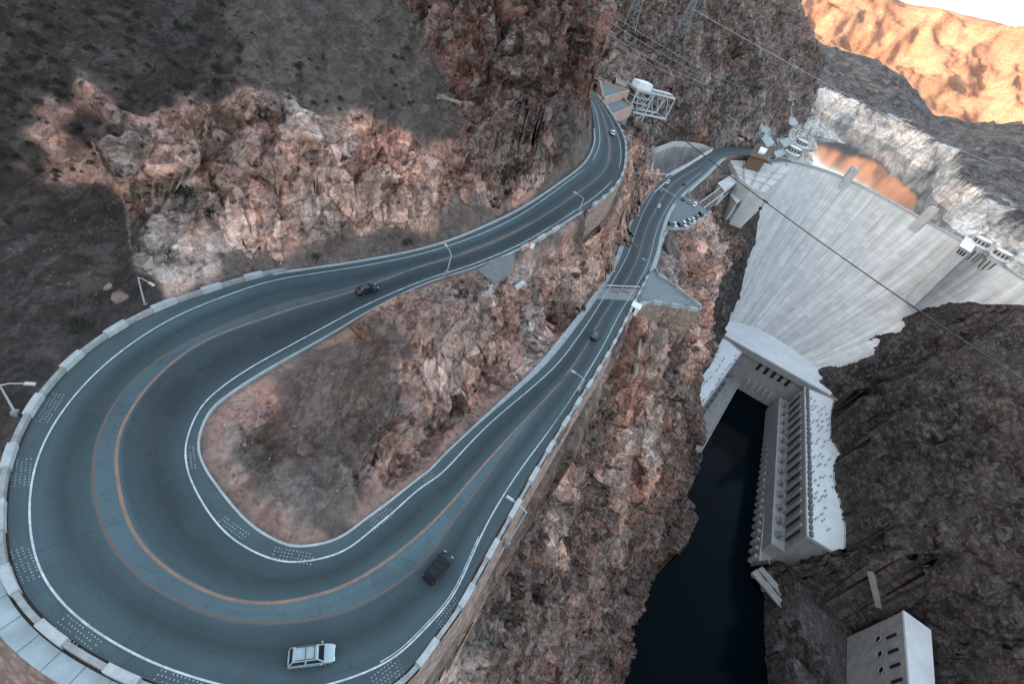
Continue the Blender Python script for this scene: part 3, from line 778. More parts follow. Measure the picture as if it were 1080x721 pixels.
river = sheet('river', [(60, -160), (330, -160), (330, 200), (330, 440), (120, 440), (60, 250)], -178, water_material('river_water', (.0008, .0035, .0048), .10, .25, .10)); tag(river, kind='structure')
_in = offset_line(crest, 9); _ang = np.radians(np.linspace(-8, 62, MC)); _mb = MB()
_mb.add([(-300, 640, -48), (-1500, 9000, -48)] + [(q[0], q[1], -48) for q in _in] + [(12000 * math.sin(a), 12000 * math.cos(a), -48) for a in _ang], [(0, 2, 2 + MC, 1)] + [(2 + i, 3 + i, 3 + MC + i, 2 + MC + i) for i in range(MC - 1)])
lake = _mb.build('lake', water_material('lake_water', (.010, .024, .030), .06, .03, .03)); tag(lake, kind='structure')

def polar_mesh(name, az, dist, fn, cfn, mat, kind='structure'):
    A, D = np.meshgrid(np.radians(az), dist); A = A.ravel(); D = D.ravel(); x = D * np.sin(A); y = D * np.cos(A)
    z = fn(np.degrees(A), D, x, y); Vv = np.c_[x, y, z].astype(np.float32)
    col, rk = cfn(np.degrees(A), D, Vv); o = grid_mesh(name, Vv, len(az), len(dist), col, mat, {'rock': rk}); tag(o, kind=kind); return o


AZ = np.r_[np.arange(-30, 10, 1.0), np.arange(10, 46, .12), np.arange(46, 80, 1.0)]
SHZ = [-30, 10, 17, 20, 23, 26, 27.2, 28.5, 30, 31.3, 32.5, 34, 36, 38, 40, 43, 50, 80]
SHD = [2600, 2100, 1900, 1850, 1830, 1760, 1680, 1560, 1560, 1180, 1090, 1040, 980, 920, 860, 780, 700, 700]
def shore_z(a, D, x, y):
    d0 = np.interp(a, SHZ, SHD) + 150 * fbm(np.c_[x / 120, y / 120, x * 0].astype(np.float32), 4, 201) + 25 * fbm(np.c_[x / 30, y / 30, x * 0].astype(np.float32), 3, 205)
    top = np.interp(a, [-30, 10, 16, 20, 23, 25, 27, 29, 32, 34, 37, 45, 80], [1.5, .8, .45, .65, .45, -.5, -1.35, -.9, .35, .6, .9, 2.5, 6])
    dt = np.interp(a, [17, 30, 34, 45], [2700, 2500, 2100, 1500]); zt = CAM_Z + dt * np.tan(np.radians(top))
    zr = np.interp(a, [17, 26, 30, 32, 36, 40], [2, 8, 8, -2, -5, 2])
    k = D - d0; q3 = np.c_[x, y, x * 0].astype(np.float32)
    ring = -62 + (zr + 62) * np.clip(np.clip(k, 0, 28) / 28 * .5 + np.clip(k - 42, 0, 30) / 30 * .5, 0, 1)
    rid = 1 - np.abs(fbm(q3 / 260, 5, 211)) * 2
    f = np.clip((k - 72) / np.maximum(dt - d0 - 72, 50), 0, 1)
    z = np.where(k < 72, ring, zr + (zt - zr) * f ** 1.25) + np.where(k > 72, (rid - .55) * 46 * np.clip((k - 72) / 260, 0, 1) * (1 - .75 * f), 0)
    z = np.where(D > dt, zt - (D - dt) * .35, z)
    z += fbm(q3 / 60, 5, 221) * np.where(k > 0, 16, 2) + fbm(q3 / 9, 3, 231) * 3
    return z
def shore_c(a, D, Vv):
    b = np.clip((np.interp(a, [17, 26, 30, 32, 36, 40], [4, 9, 9, 0, -3, 4]) + fbm(Vv / 50, 4, 241) * 14 - Vv[:, 2]) / 2.0, 0, 1)
    st = .62 + .55 * (fbm(np.c_[Vv[:, 0] / 60, Vv[:, 1] / 60, Vv[:, 2] / 3].astype(np.float32), 5, 251) * .8 + .5)
    dk = np.array([.062, .060, .062]) * (.75 + .7 * (fbm(Vv / 40, 5, 261) + .4))[:, None]
    return dk * (1 - b[:, None]) + b[:, None] * np.array([.52, .50, .475]) * st[:, None], np.ones(len(a)) * .7
M_FAR = rock_material('far_rock', .12)
shore = polar_mesh('lake_shore_hills', AZ, np.r_[np.arange(690, 2200, 9), np.arange(2200, 3200, 40)], shore_z, shore_c, M_FAR)

def mtn_z(a, D, x, y):
    top = np.interp(a, [-30, 0, 12, 18, 20, 23, 28, 32, 40, 80], [4.5, 5, 5.4, 4.9, 4.75, 5.05, 5.6, 6.1, 6.4, 6]); q3 = np.c_[x, y, x * 0].astype(np.float32)
    zt = CAM_Z + 5600 * np.tan(np.radians(top)) + fbm(q3 / 300, 4, 301) * 24; f = np.clip((D - 3500) / 2100, 0, 1)
    rid = 1 - np.abs(fbm(q3 / 620, 6, 311)) * 2.2
    prof = np.interp(f, [0, .25, .5, .72, .8, 1], [0, .12, .30, .62, .86, 1])
    z = -60 + (zt + 60) * prof + (rid - .5) * 230 * np.sin(np.pi * np.clip(f, 0, 1)) + fbm(q3 / 90, 4, 321) * 16 * (1 - f)
    return np.where(D > 5600, zt - (D - 5600) * .4, z)
def mtn_c(a, D, Vv):
    s = (fbm(np.c_[Vv[:, 0] / 500, Vv[:, 1] / 500, Vv[:, 2] / 34].astype(np.float32), 5, 331) + .5)[:, None]
    return np.array([.27, .148, .096]) * (.72 + .5 * s) , np.ones(len(a)) * .3
mountain = polar_mesh('mountain', AZ, np.arange(3400, 6400, 34), mtn_z, mtn_c, M_FAR)

# unseen ridge, added and sized to keep the low sun off the gorge
def ridge():
    tx, ty = math.sin(R(SUN_TO)), math.cos(R(SUN_TO)); us = np.arange(-4200, 4201, 60.); vs = np.arange(-800, 801, 40.)
    U, W = np.meshgrid(us, vs); U = U.ravel(); W = W.ravel(); cx0, cy0 = -tx * 1050, -ty * 1050
    x = cx0 + W * tx + U * ty; y = cy0 + W * ty - U * tx; q3 = np.c_[x, y, x * 0].astype(np.float32)
    z = RIDGE_H * (1 + .06 * fbm(q3 / 400, 3, 401)) * np.clip(1 - np.abs(W) / 760, 0, 1) ** .9 - 60 + fbm(q3 / 160, 4, 411) * 30
    Vv = np.c_[x, y, z]; cl = np.tile(np.array([.14, .10, .085]), (len(x), 1)) * (1 + .5 * fbm(Vv.astype(np.float32) / 90, 3, 421))[:, None]
    o = grid_mesh('shade_ridge', Vv, len(us), len(vs), cl, M_FAR, {'rock': np.ones(len(x))}); tag(o, kind='structure')
SUN_EL, SUN_TO, RIDGE_H = 8.0, 67.0, 590.0
ridge()

# ------------------------------------------------------------------ the dam
def concrete(name, base, warm=0.0):
    k = NT(name); uv = k.uv(); p = k.pos()
    sx = k.n('ShaderNodeSeparateXYZ'); k.l(uv, sx.inputs[0]); u, v = sx.outputs[0], sx.outputs[1]
    strk = k.noise(k.mapping(uv, (.55, .018, 1)), 1.0, 7, .72); strk2 = k.noise(k.mapping(uv, (.16, .012, 1)), 1.0, 5, .6); bl = k.noise(k.mapping(uv, (.09, .012, 1)), 1.0, 6, .7)
    col = k.mix(1, base, k.ramp(strk, [(.30, .60), (.46, .96), (.7, 1.08)]), 'MULTIPLY')
    col = k.mix(1, col, k.ramp(strk2, [(.3, .80), (.62, 1.06)]), 'MULTIPLY')
    col = k.mix(1, col, k.ramp(bl, [(.28, .74), (.7, 1.14)]), 'MULTIPLY')
    # the poured blocks: columns about 15 m wide, lifts of 1.5 m, each with its own tone
    fu = k.math('FRACT', k.math('DIVIDE', u, 15.2)); fv = k.math('FRACT', k.math('DIVIDE', v, 4.6))
    lu = k.math('LESS_THAN', fu, .028); lv = k.math('LESS_THAN', fv, .06)
    wn = k.n('ShaderNodeTexWhiteNoise', noise_dimensions='2D'); cb = k.n('ShaderNodeCombineXYZ'); k.l(k.math('FLOOR', k.math('DIVIDE', u, 7.6)), cb.inputs[0]); k.l(k.math('FLOOR', k.math('DIVIDE', v, 4.6)), cb.inputs[1]); k.l(cb.outputs[0], wn.inputs['Vector'])
    col = k.mix(1, col, k.ramp(wn.outputs[0], [(0, .89), (1, 1.06)]), 'MULTIPLY')
    col = k.mix(k.math('MULTIPLY', lu, .38), col, (.12, .12, .12)); col = k.mix(k.math('MULTIPLY', lv, .16), col, (.14, .14, .14))
    # long dark seep stains starting at some joints
    sn = k.noise(k.mapping(uv, (.33, .010, 1), (0, 0, 0)), 1.0, 3, .5); stn = k.ramp(sn, [(.60, 0), (.70, 1)])
    low = k.ramp(k.math('DIVIDE', v, 150.0), [(.1, .12), (.9, 1.0)])
    col = k.mix(k.math('MULTIPLY', k.math('MULTIPLY', stn, low), .55), col, (.10, .098, .095))
    rs = k.ramp(k.noise(k.mapping(uv, (.03, .03, 1), (0, 0, .3)), 1.0, 5, .6), [(.62, 0), (.74, 1)])
    col = k.mix(k.math('MULTIPLY', rs, .25), col, (.36, .26, .21))
    return k.color(col, .85, k.bump(strk, .25, .15))


M_DAM = concrete('dam_concrete', (.60, .60, .585))
M_CONC = plain('pale_concrete', (.46, .46, .45), .85, var=.22, scale=.12)
M_CONC2 = plain('grey_concrete', (.33, .32, .31), .85, var=.28, scale=.25)
M_ROOF = plain('white_roof', (.70, .74, .75), .8, var=.14, scale=.10)
M_DARK = plain('dark_opening', (.018, .02, .022), .5)
M_STEEL = plain('galvanised_steel', (.52, .56, .58), .5, metal=.2, var=.15)
M_GEAR = plain('grey_machinery', (.15, .17, .175), .6, var=.3)
M_GLASS = plain('car_glass', (.012, .018, .022), .06, var=.05, spec=.6)

dam = empty('dam', (*crest[MC // 2][:2], 0)); tag(dam, 'huge pale curved concrete arch dam with streaked face below the lake', 'dam')
def kid(o, par):
    """parent a mesh made in world coordinates"""
    o.parent = par; o.matrix_parent_inverse = par.matrix_world.inverted() if par.matrix_world != Matrix() else Matrix.Translation(-Vector(par.location)); return o
NR = 64; rows = np.linspace(0, 1.32, NR); fv, ff, uvs = [], [], []
arc = np.r_[0, np.cumsum(np.hypot(*np.diff(crest[:, :2], axis=0).T))]
for t in rows:
    wv = (.34 * t + .66 * t * t) if t <= 1 else 1 + (t - 1) * 1.5
    q = crest * (1 - wv) + toe * wv; q[:, 2] = -136 * t
    fv += [tuple(a) for a in q]; uvs += [(arc[j], 136 * t) for j in range(MC)]
b0 = len(fv); inn = offset_line(crest, 13.5)
up_pts = [(a[0], a[1], 0) for a in inn] + [(a[0], a[1], -90) for a in offset_line(crest, 14.5)]
ff = [(r * MC + j, (r + 1) * MC + j, (r + 1) * MC + j + 1, r * MC + j + 1) for r in range(NR - 1) for j in range(MC - 1)]
fv += up_pts; uvs += [(arc[j], -14) for j in range(MC)] + [(arc[j], -110) for j in range(MC)]
ff += [(j, j + 1, b0 + j + 1, b0 + j) for j in range(MC - 1)] + [(b0 + j, b0 + j + 1, b0 + MC + j + 1, b0 + MC + j) for j in range(MC - 1)]
mb = MB(); mb.v = fv; mb.f = ff; mb.mi = [0] * len(ff); face = mb.build('face', M_DAM, smooth=True)
ul = face.data.uv_layers.new(name='UVMap'); li = np.zeros(len(face.data.loops), np.int32); face.data.loops.foreach_get('vertex_index', li); ul.data.foreach_set('uv', np.array(uvs, np.float32)[li].ravel())
kid(face, dam)


def strip(a, b, za=0.0, zb=0.0):
    mb = MB(); nn = len(a); mb.add([(q[0], q[1], q[2] + za) for q in a] + [(q[0], q[1], q[2] + zb) for q in b], [(i, i + 1, nn + i + 1, nn + i) for i in range(nn - 1)]); return mb


def wall_mesh(line, th, z0, z1, mb=None):
    """a wall of constant thickness along a plan curve, from z0 to z1 above the curve"""
    mb = mb or MB(); a = offset_line(line, th / 2); b = offset_line(line, -th / 2); nn = len(line); vs = []
    for q in (a, b):
        vs += [(x[0], x[1], x[2] + z0) for x in q] + [(x[0], x[1], x[2] + z1) for x in q]
    fs = []
    for i in range(nn - 1):
        fs += [(i, i + 1, nn + i + 1, nn + i), (2 * nn + i, 3 * nn + i, 3 * nn + i + 1, 2 * nn + i + 1), (nn + i, nn + i + 1, 3 * nn + i + 1, 3 * nn + i)]
    fs += [(0, nn, 3 * nn, 2 * nn), (nn - 1, 3 * nn - 1, 4 * nn - 1, 2 * nn - 1)]
    mb.add(vs, fs); return mb


kid(strip(offset_line(crest, 2.6), offset_line(crest, 11.0), .05, .05).build('crest_road', plain('crest_asphalt', (.10, .11, .115), .8, var=.2, scale=.2)), dam)
kid(wall_mesh(offset_line(crest, .35), .5, -.6, 1.1).build('parapet', M_CONC), dam)
kid(wall_mesh(offset_line(crest, 13.2), .5, -.6, 1.1).build('parapet', M_CONC), dam)
def crest_at(u, v):
    q = P(u, v, 92); j = int(np.argmin(np.hypot(crest[:, 0] - q[0], crest[:, 1] - q[1]))); return j
for (u, v) in ((891, 190), (972, 233)):
    j = crest_at(u, v); tg = crest[min(j + 2, MC - 1)] - crest[j - 2]; ang = math.atan2(tg[1], tg[0]); pc = offset_line(crest, .8)[j]
    mb = MB(); mb.box((pc[0], pc[1], -7), (7.5, 8, 42), ang); mb.box((pc[0], pc[1], 14.4), (6.2, 6.6, .9), ang)
    tw = kid(mb.build('tower', M_CONC), dam)

# ------------------------------------------------------------------ power station in the gorge
def on_wall(u, v, A, B):
    """where a direction of the photo meets the vertical plane through plan points A and B: fraction along, height"""
    x, y, dnn = ray(u, v); dx, dy = B[0] - A[0], B[1] - A[1]
    s = (A[0] * dy - A[1] * dx) / (x * dy - y * dx); px, py = x * s, y * s
    return ((px - A[0]) * dx + (py - A[1]) * dy) / (dx * dx + dy * dy), CAM_Z - dnn * s


A_ = P(757, 351, 228); B_ = P(879, 420, 228); ZR = -136.0; ZD = -169.0; ZW = -179.5
ph = empty('powerhouse', (*(.5 * (A_ + B_))[:2], ZD)); tag(ph, 'central powerhouse block under a white curved roof at the foot of the dam', 'powerhouse')
arc_pts = [tuple(q[:2]) for q in toe if A_[0] - 4 < q[0] < B_[0] + 4 and q[1] > 384]
wAB = (B_ - A_)[:2]; LAB = np.hypot(*wAB); tAB = wAB / LAB; nAB = np.array([tAB[1], -tAB[0]])   # nAB points down river
angAB = math.atan2(tAB[1], tAB[0])
roofpoly = [tuple(A_[:2])] + [(a + .0, b + 6.0) for a, b in arc_pts] + [tuple(B_[:2])]
mb = MB(); mb.prism(roofpoly, ZR - 2, ZR); kid(mb.build('roof', M_ROOF), ph)
mb = MB(); mb.box((*(.5 * (A_ + B_)[:2] + nAB * 1.2), ZR - 1.4), (LAB + 6, 2.4, 6.0), angAB); kid(mb.build('parapet', M_CONC2), ph)
mb = MB(); mb.box((*(.5 * (A_ + B_)[:2] - nAB * 3.2), .5 * (ZW + ZR) - 2), (LAB, 6, ZR - ZW - 4), angAB); kid(mb.build('wall', M_CONC2), ph)
wA, wB = A_[:2] - nAB * .2, B_[:2] - nAB * .2
for u, v in ((801, 386), (808.5, 390.5), (816, 394.5), (823.5, 398.5), (831, 403)):
    f, z = on_wall(u, v, wA, wB); q = wA + (wB - wA) * f
    mb = MB(); mb.box((*(q + nAB * .1), z), (3.0, .5, 9.5), angAB); kid(mb.build('window', M_DARK), ph)
for u, v in ((791, 399), (797, 402.5), (803, 406), (809, 409), (815, 412)):
    f, z = on_wall(u, v, wA, wB); q = wA + (wB - wA) * f
    mb = MB(); mb.box((*(q + nAB * 1.2), ZD + 3.2), (1.5, 2.6, 7.0), angAB); kid(mb.build('pillar', M_CONC), ph)
DZ = CAM_Z - ZD
d1, d2 = P(783, 399, DZ), P(820, 419, DZ)
mb = MB(); mb.prism([tuple(d1[:2]), tuple(d2[:2]), tuple(B_[:2] - tAB * 22), tuple(A_[:2] + tAB * 14)], ZW, ZD); kid(mb.build('deck', M_CONC2), ph)
mb = MB(); mb.bar((*d1[:2], ZD + .5), (*d2[:2], ZD + .5), 1.2, 1.0); kid(mb.build('parapet', M_CONC), ph)
for (u, v) in ((803, 344.5), (845, 369), (762, 345), (877, 417)):
    q = P(u, v, 226.5); mb = MB(); mb.box((q[0], q[1], ZR + 1.3), (2.2, 1.8, 2.6), .3); kid(mb.build('roof_hatch', M_GEAR), ph)


def wing(name, label, roof, edge, deck_edge, flip):
    """one arm of the power station: roof slab, river wall, deck with its edge along the water"""
    root = empty(name, (*np.mean([q[:2] for q in roof], 0), ZD)); tag(root, label, 'powerhouse')
    mb = MB(); mb.prism([tuple(q[:2]) for q in roof], ZR - 1.2, ZR); kid(mb.build('roof', M_ROOF), root)
    cen = np.mean([q[:2] for q in roof], 0); body = [tuple(cen + (q[:2] - cen) * .985) for q in roof]
    mb = MB(); mb.prism(body, ZW, ZR - 1.2); kid(mb.build('wall', M_CONC2), root)
    rim = np.array([[q[0], q[1], ZR] for q in roof] + [[roof[0][0], roof[0][1], ZR]]); rim = resample(rim, 3.0)
    kid(wall_mesh(rim, .7, -.8, .9).build('parapet', M_CONC), root)
    return root


RW_EDGE = [(850.5, 565), (849.5, 500), (849, 450), (848, 408)]
rw_roof = flat(RW_EDGE + RW_ROOF[4:], ROOF_H)
rwing = wing('powerhouse_wing', 'long powerhouse wing with slit windows under the dark far canyon wall', rw_roof, RW_EDGE, None, 1)
e0, e1 = rw_roof[0][:2], rw_roof[3][:2]; te = (e1 - e0) / np.hypot(*(e1 - e0)); ne = np.array([-te[1], te[0]]); LE = np.hypot(*(e1 - e0)); angE = math.atan2(te[1], te[0])
cen = np.mean([q[:2] for q in rw_roof], 0)
if np.dot(ne, e0 - cen) < 0: ne = -ne
for i in range(15):
    q = e0 + te * (LE * (i + .6) / 15.6)
    mb = MB(); mb.box((*(q + ne * 1.3), -147.5), (1.5, .6, 14), angE); kid(mb.build('window', M_DARK), rwing)
    mb = MB(); mb.box((*(q + te * 3.6 + ne * 1.6), -149), (1.6, 1.4, 21), angE); kid(mb.build('pilaster', M_CONC2), rwing)
k0, k1 = P(800, 591, DZ)[:2], P(818, 420, DZ)[:2]; tk = (k1 - k0) / np.hypot(*(k1 - k0)); LK = np.hypot(*(k1 - k0)); nk = np.array([-tk[1], tk[0]]); angK = math.atan2(tk[1], tk[0])
if np.dot(nk, k0 - cen) < 0: nk = -nk
mb = MB(); mb.prism([tuple(k0), tuple(k1), tuple(e1), tuple(e0)], ZW, ZD - .02); kid(mb.build('deck', M_CONC2), rwing)
ZP = -157.5; plq = [tuple(e0), tuple(e1), tuple(e1 + ne * 9.5), tuple(e0 + ne * 9.5)]
mb = MB(); mb.prism(plq, ZW, ZP); kid(mb.build('transformer_platform', M_CONC2), rwing)
mb = MB(); mb.box((*(.5 * (k0 + k1) - nk * 7.0), ZD + .35), (LK * .97, .5, .7), angK); kid(mb.build('rail_track', M_CONC), rwing)
mb = MB(); mb.box((*(.5 * (k0 + k1) - nk * .2), ZD + .5), (LK, .6, 1.0), angK); kid(mb.build('parapet', M_CONC), rwing)
for i in range(26):
    q = k0 + tk * (LK * (i + .5) / 26); mb = MB(); mb.box((*(q + nk * 1.2), -174.6), (2.6, 2.6, 9.5), angK); kid(mb.build('pier', M_CONC2), rwing)
rng = random.Random(5)
nrow = 17
for i in range(nrow):
    for j in (range(3) if i < 4 else range(4)):
        f = (i + rng.uniform(.2, .8)) / nrow; off = 5.5 + j * 4.6 + rng.uniform(-1.5, 1.5)
        if j >= 2 and rng.random() < .35: continue
        q = e0 + te * (LE * (.08 + f * .86)) - ne * off; hh = rng.uniform(1.8, 3.4)
        mb = MB(); mb.box((0, 0, .1), (1.0, 1.0, .4)); mb.bar((0, 0, 0), (0, 0, hh), .25); mb.bar((-.8, 0, hh * .9), (.8, 0, hh * .9), .2); mb.bar((0, -.9, hh * .7), (0, .9, hh * .7), .25)
        o = mb.build('roof_post', M_GEAR); o.location = (*q, ZR); o.rotation_euler.z = angE + .6; kid(o, rwing); o.location = (*q, ZR)
for i in range(30):
    q = e0 + te * (LE * (i + .5) / 30) - ne * 2.6; mb = MB(); mb.box((*q, ZR + rng.uniform(.8, 1.2)), (rng.uniform(2.5, 4.5), rng.uniform(1.6, 2.6), 2.0), angE + rng.uniform(-.1, .1)); kid(mb.build('roof_machine', M_GEAR), rwing)

LWP = [(757, 353.5), (770, 361), (782, 372), (739, 432), (722, 456), (708, 440), (730, 385), (743, 367)]
lw_roof = flat(LWP, ROOF_H)
lwing = wing('powerhouse_wing', 'powerhouse wing half hidden behind the near brown cliff', lw_roof, None, None, -1)
g0, g1 = P(741, 474, DZ)[:2], P(783, 399, DZ)[:2]; g0 = g0 + (g0 - g1) * .35; tg = (g1 - g0) / np.hypot(*(g1 - g0)); LG = np.hypot(*(g1 - g0)); angG = math.atan2(tg[1], tg[0])
f0, f1 = lw_roof[4][:2], lw_roof[2][:2]
mb = MB(); mb.prism([tuple(g0), tuple(g1), tuple(f1), tuple(f0)], ZW, ZD - .03); kid(mb.build('deck', M_CONC2), lwing)
ng = np.array([tg[1], -tg[0]])
mb = MB(); mb.box((*(.5 * (g0 + g1) - ng * .3), ZD + .5), (LG, .6, 1.0), angG); kid(mb.build('parapet', M_CONC), lwing)
tf = (f1 - f0) / np.hypot(*(f1 - f0)); LF = np.hypot(*(f1 - f0)); angF = math.atan2(tf[1], tf[0]); nf_ = np.array([-tf[1], tf[0]])
if np.dot(nf_, np.mean([q[:2] for q in lw_roof], 0) - f0) < 0: nf_ = -nf_
for i in range(14):
    for j in range(3):
        if j and rng.random() < .4: continue
        q = f0 + tf * (LF * (.2 + .75 * (i + rng.uniform(.2, .8)) / 14)) + nf_ * (2 + j * 7 + rng.uniform(-1, 1)); hh = rng.uniform(1.8, 3.2)
        mb = MB(); mb.box((0, 0, .1), (1.0, 1.0, .4)); mb.bar((0, 0, 0), (0, 0, hh), .25); mb.bar((-.8, 0, hh * .9), (.8, 0, hh * .9), .2)
        o = mb.build('roof_post', M_GEAR); o.rotation_euler.z = angF + .6; kid(o, lwing); o.location = (*q, ZR)

# transformers, gantries and vans on the decks
def transformer():
    r = empty('transformer')
    mb = MB(); mb.box((0, 0, 1.7), (4.2, 2.6, 3.4)); mb.box((0, 0, 3.55), (4.4, 2.8, .3)); mb.build('tank', M_GEAR, r)
    for s in (-1, 1):
        mb = MB()
        for i in range(7): mb.box((-1.8 + i * .6, s * 1.75, 1.7), (.18, .8, 2.6))
        mb.build('radiator', M_STEEL, r)
    for i in (-1, 0, 1):
        mb = MB(); mb.tube([(i * 1.2, 0, 3.6), (i * 1.2, 0, 5.0)], [.32, .16], 8); mb.build('bushing', plain('porcelain', (.35, .40, .42), .4), r)
    return r
tproto = transformer(); first = True; used_t = 0
def put_t(q, a, label, zz=-169.0):
    global used_t
    o = tproto if used_t == 0 else copy_tree(tproto); used_t += 1; o.location = (*q, zz); o.rotation_euler.z = a
    tag(o, label, 'transformer', 'transformers along the powerhouse decks')
for i in range(13): put_t(e0 + te * (LE * (i + .7) / 13.6) + ne * 5.4, angE, 'grey transformer standing between the slit windowed wall and the deck road of the far wing', ZP)
for i in range(9): put_t(f0 + tf * (LF * (.28 + .68 * (i + .5) / 9)) - nf_ * 5.0, angF, 'grey transformer on the deck of the wing nearest the brown cliff')

# valve house on the far wall
vroof = [P(953, 643, 205), P(962, 750, 205), P(988, 745, 205), P(982, 664, 205)]
zv = CAM_Z - 205
vh = empty('valve_house', (*np.mean([q[:2] for q in vroof], 0), zv - 30)); tag(vh, 'concrete valve house with round windows on the far canyon wall', 'building')
mb = MB(); mb.prism([tuple(q[:2]) for q in vroof], zv - 1.2, zv); kid(mb.build('roof', M_ROOF), vh)
cv = np.mean([q[:2] for q in vroof], 0); vb = [tuple(cv + (q[:2] - cv) * .985) for q in vroof]
mb = MB(); mb.prism(vb, zv - 42, zv - 1.2); kid(mb.build('wall', M_CONC2), vh)
va, vbb = np.array(vb[0]), np.array(vb[1]); tv = (vbb - va) / np.hypot(*(vbb - va)); nv = np.array([-tv[1], tv[0]]); nv = nv if np.dot(nv, va - cv) > 0 else -nv; angV = math.atan2(tv[1], tv[0])
for (u, v), (u2, v2) in (((927, 674), (941, 671)), ((929, 690), (943, 686.5)), ((930.5, 707), (945, 702)), ((932, 724), (947, 718))):
    f, z = on_wall(u, v, va, vbb); q = va + (vbb - va) * f
    mb = MB(); mb.tube([(*(q - nv * .5), z), (*(q + nv * .55), z)], 1.75, 16); wn_ = kid(mb.build('window', M_DARK), vh)
    mb = MB()
    ring = [(*(q + nv * .6 + tv * math.cos(a) * 1.9), z + math.sin(a) * 1.9) for a in np.linspace(0, 2 * math.pi, 17)]; mb.tube(ring, .18, 6, caps=False); kid(mb.build('window_ring', M_CONC), vh)
    f, z = on_wall(u2, v2, va, vbb); q = va + (vbb - va) * f
    mb = MB(); mb.box((*(q + nv * .5), z), (1.1, .8, 6.4), angV); kid(mb.build('louvre', M_DARK), vh)

# ------------------------------------------------------------------ the carriageway
def asphalt():
    k = NT('asphalt'); uv = k.uv(); p = k.pos(); sx = k.n('ShaderNodeSeparateXYZ'); k.l(uv, sx.inputs[0]); v = sx.outputs[1]
    wob = k.math('ADD', v, k.math('MULTIPLY', k.math('SUBTRACT', k.noise(k.mapping(uv, (.05, 1, 1)), 1.0, 3), .5), .06))
    # polished dark running lanes, paler median and shoulders
    band = k.ramp(wob, [(0, .98), (.19, .92), (.24, 1.0), (.33, .52), (.43, .78), (.455, 1.25), (.545, 1.25), (.57, .74), (.68, .40), (.79, .68), (.83, .85), (1, .95)])
    bl = k.noise(k.mapping(uv, (.03, 2.2, 1)), 1.0, 6, .65); st = k.noise(k.mapping(uv, (.02, 16, 1)), 1.0, 4, .6); fine = k.noise(p, 9, 4, .7)
    col = k.mix(1, (.046, .077, .089), band, 'MULTIPLY'); col = k.mix(1, col, k.ramp(bl, [(.3, .70), (.7, 1.28)]), 'MULTIPLY')
    col = k.mix(1, col, k.ramp(st, [(.35, .90), (.65, 1.08)]), 'MULTIPLY'); col = k.mix(1, col, k.ramp(fine, [(.3, .78), (.7, 1.2)]), 'MULTIPLY')
    pn = k.noise(p, .16, 3, .5); patch = k.ramp(pn, [(.57, 0), (.585, 1)]); col = k.mix(k.math('MULTIPLY', patch, .34), col, (.035, .052, .060))
    vo = k.n('ShaderNodeTexVoronoi', feature='DISTANCE_TO_EDGE'); vo.inputs['Scale'].default_value = .13; ad = k.n('ShaderNodeVectorMath', operation='ADD'); nn = k.n('ShaderNodeTexNoise'); nn.inputs['Scale'].default_value = .5; nn.inputs['Detail'].default_value = 4
    sc = k.n('ShaderNodeVectorMath', operation='SCALE'); sc.inputs['Scale'].default_value = 5; k.l(p, nn.inputs['Vector']); k.l(nn.outputs['Color'], sc.inputs[0]); k.l(p, ad.inputs[0]); k.l(sc.outputs[0], ad.inputs[1]); k.l(ad.outputs[0], vo.inputs['Vector'])
    col = k.mix(k.math('MULTIPLY', k.ramp(vo.outputs['Distance'], [(0, 1), (.010, 0)]), .5), col, (.022, .030, .034))
    # straight saw-cut repairs and drips of oil down the middle of each lane
    fu = k.math('FRACT', k.math('DIVIDE', sx.outputs[0], 13.7)); jt = k.math('MULTIPLY', k.math('LESS_THAN', fu, .010), k.ramp(k.noise(k.mapping(uv, (.02, .8, 1)), 1.0, 2), [(.45, 0), (.55, 1)])); col = k.mix(k.math('MULTIPLY', jt, .5), col, (.025, .034, .040))
    oil = k.math('MULTIPLY', k.ramp(k.noise(k.mapping(uv, (.35, 30, 1)), 1.0, 3, .6), [(.60, 0), (.74, 1)]), k.ramp(v, [(.24, 0), (.33, 1), (.42, 0), (.58, 0), (.68, 1), (.78, 0)])); col = k.mix(k.math('MULTIPLY', oil, .55), col, (.018, .026, .031))
    grit = k.math('MULTIPLY', k.ramp(v, [(0, 1), (.10, .15), (.16, 0), (.86, 0), (.93, .2), (1, 1)]), k.ramp(fine, [(.40, 0), (.62, 1)])); col = k.mix(k.math('MULTIPLY', grit, .45), col, (.15, .135, .12))
    return k.color(col, k.ramp(bl, [(.3, .62), (.7, .8)]), k.bump(fine, .15, .02))


M_ASPH = asphalt()
TC = [(0, 0), ('wo', .2), ('wy', .26), ('wy', .33), ('wy', .39), ('yo', .45), ('yi', .55), ('yw', .61), ('yw', .67), ('yw', .74), ('wi', .8), (1, 1)]
def tcol(i):
    wo, yo, yi, wi = tl[i]; out = []
    for key, q in TC:
        if key == 'wo': out.append(wo)
        elif key == 'yo': out.append(yo)
        elif key == 'yi': out.append(max(yi, yo + .002))
        elif key == 'wi': out.append(wi)
        elif key == 'wy': out.append(wo + (yo - wo) * (q - .2) / .25)
        elif key == 'yw': out.append(yi + (wi - yi) * (q - .55) / .25)
        else: out.append(key)
    return out
nc = len(TC); rv, ruv = [], []
for i in range(NS):
    for tq, (key, q) in zip(tcol(i), TC):
        rv.append(tuple(RP(i, tq))); ruv.append((s_len[i], q))
rf = [(i * nc + j, i * nc + j + 1, (i + 1) * nc + j + 1, (i + 1) * nc + j) for i in range(NS - 1) for j in range(nc - 1)]
b = len(rv)
for i in range(NS): rv += [tuple(Oc[i] - [0, 0, 1.0]), tuple(Ic[i] - [0, 0, 1.0])]; ruv += [(s_len[i], 0), (s_len[i], 1)]
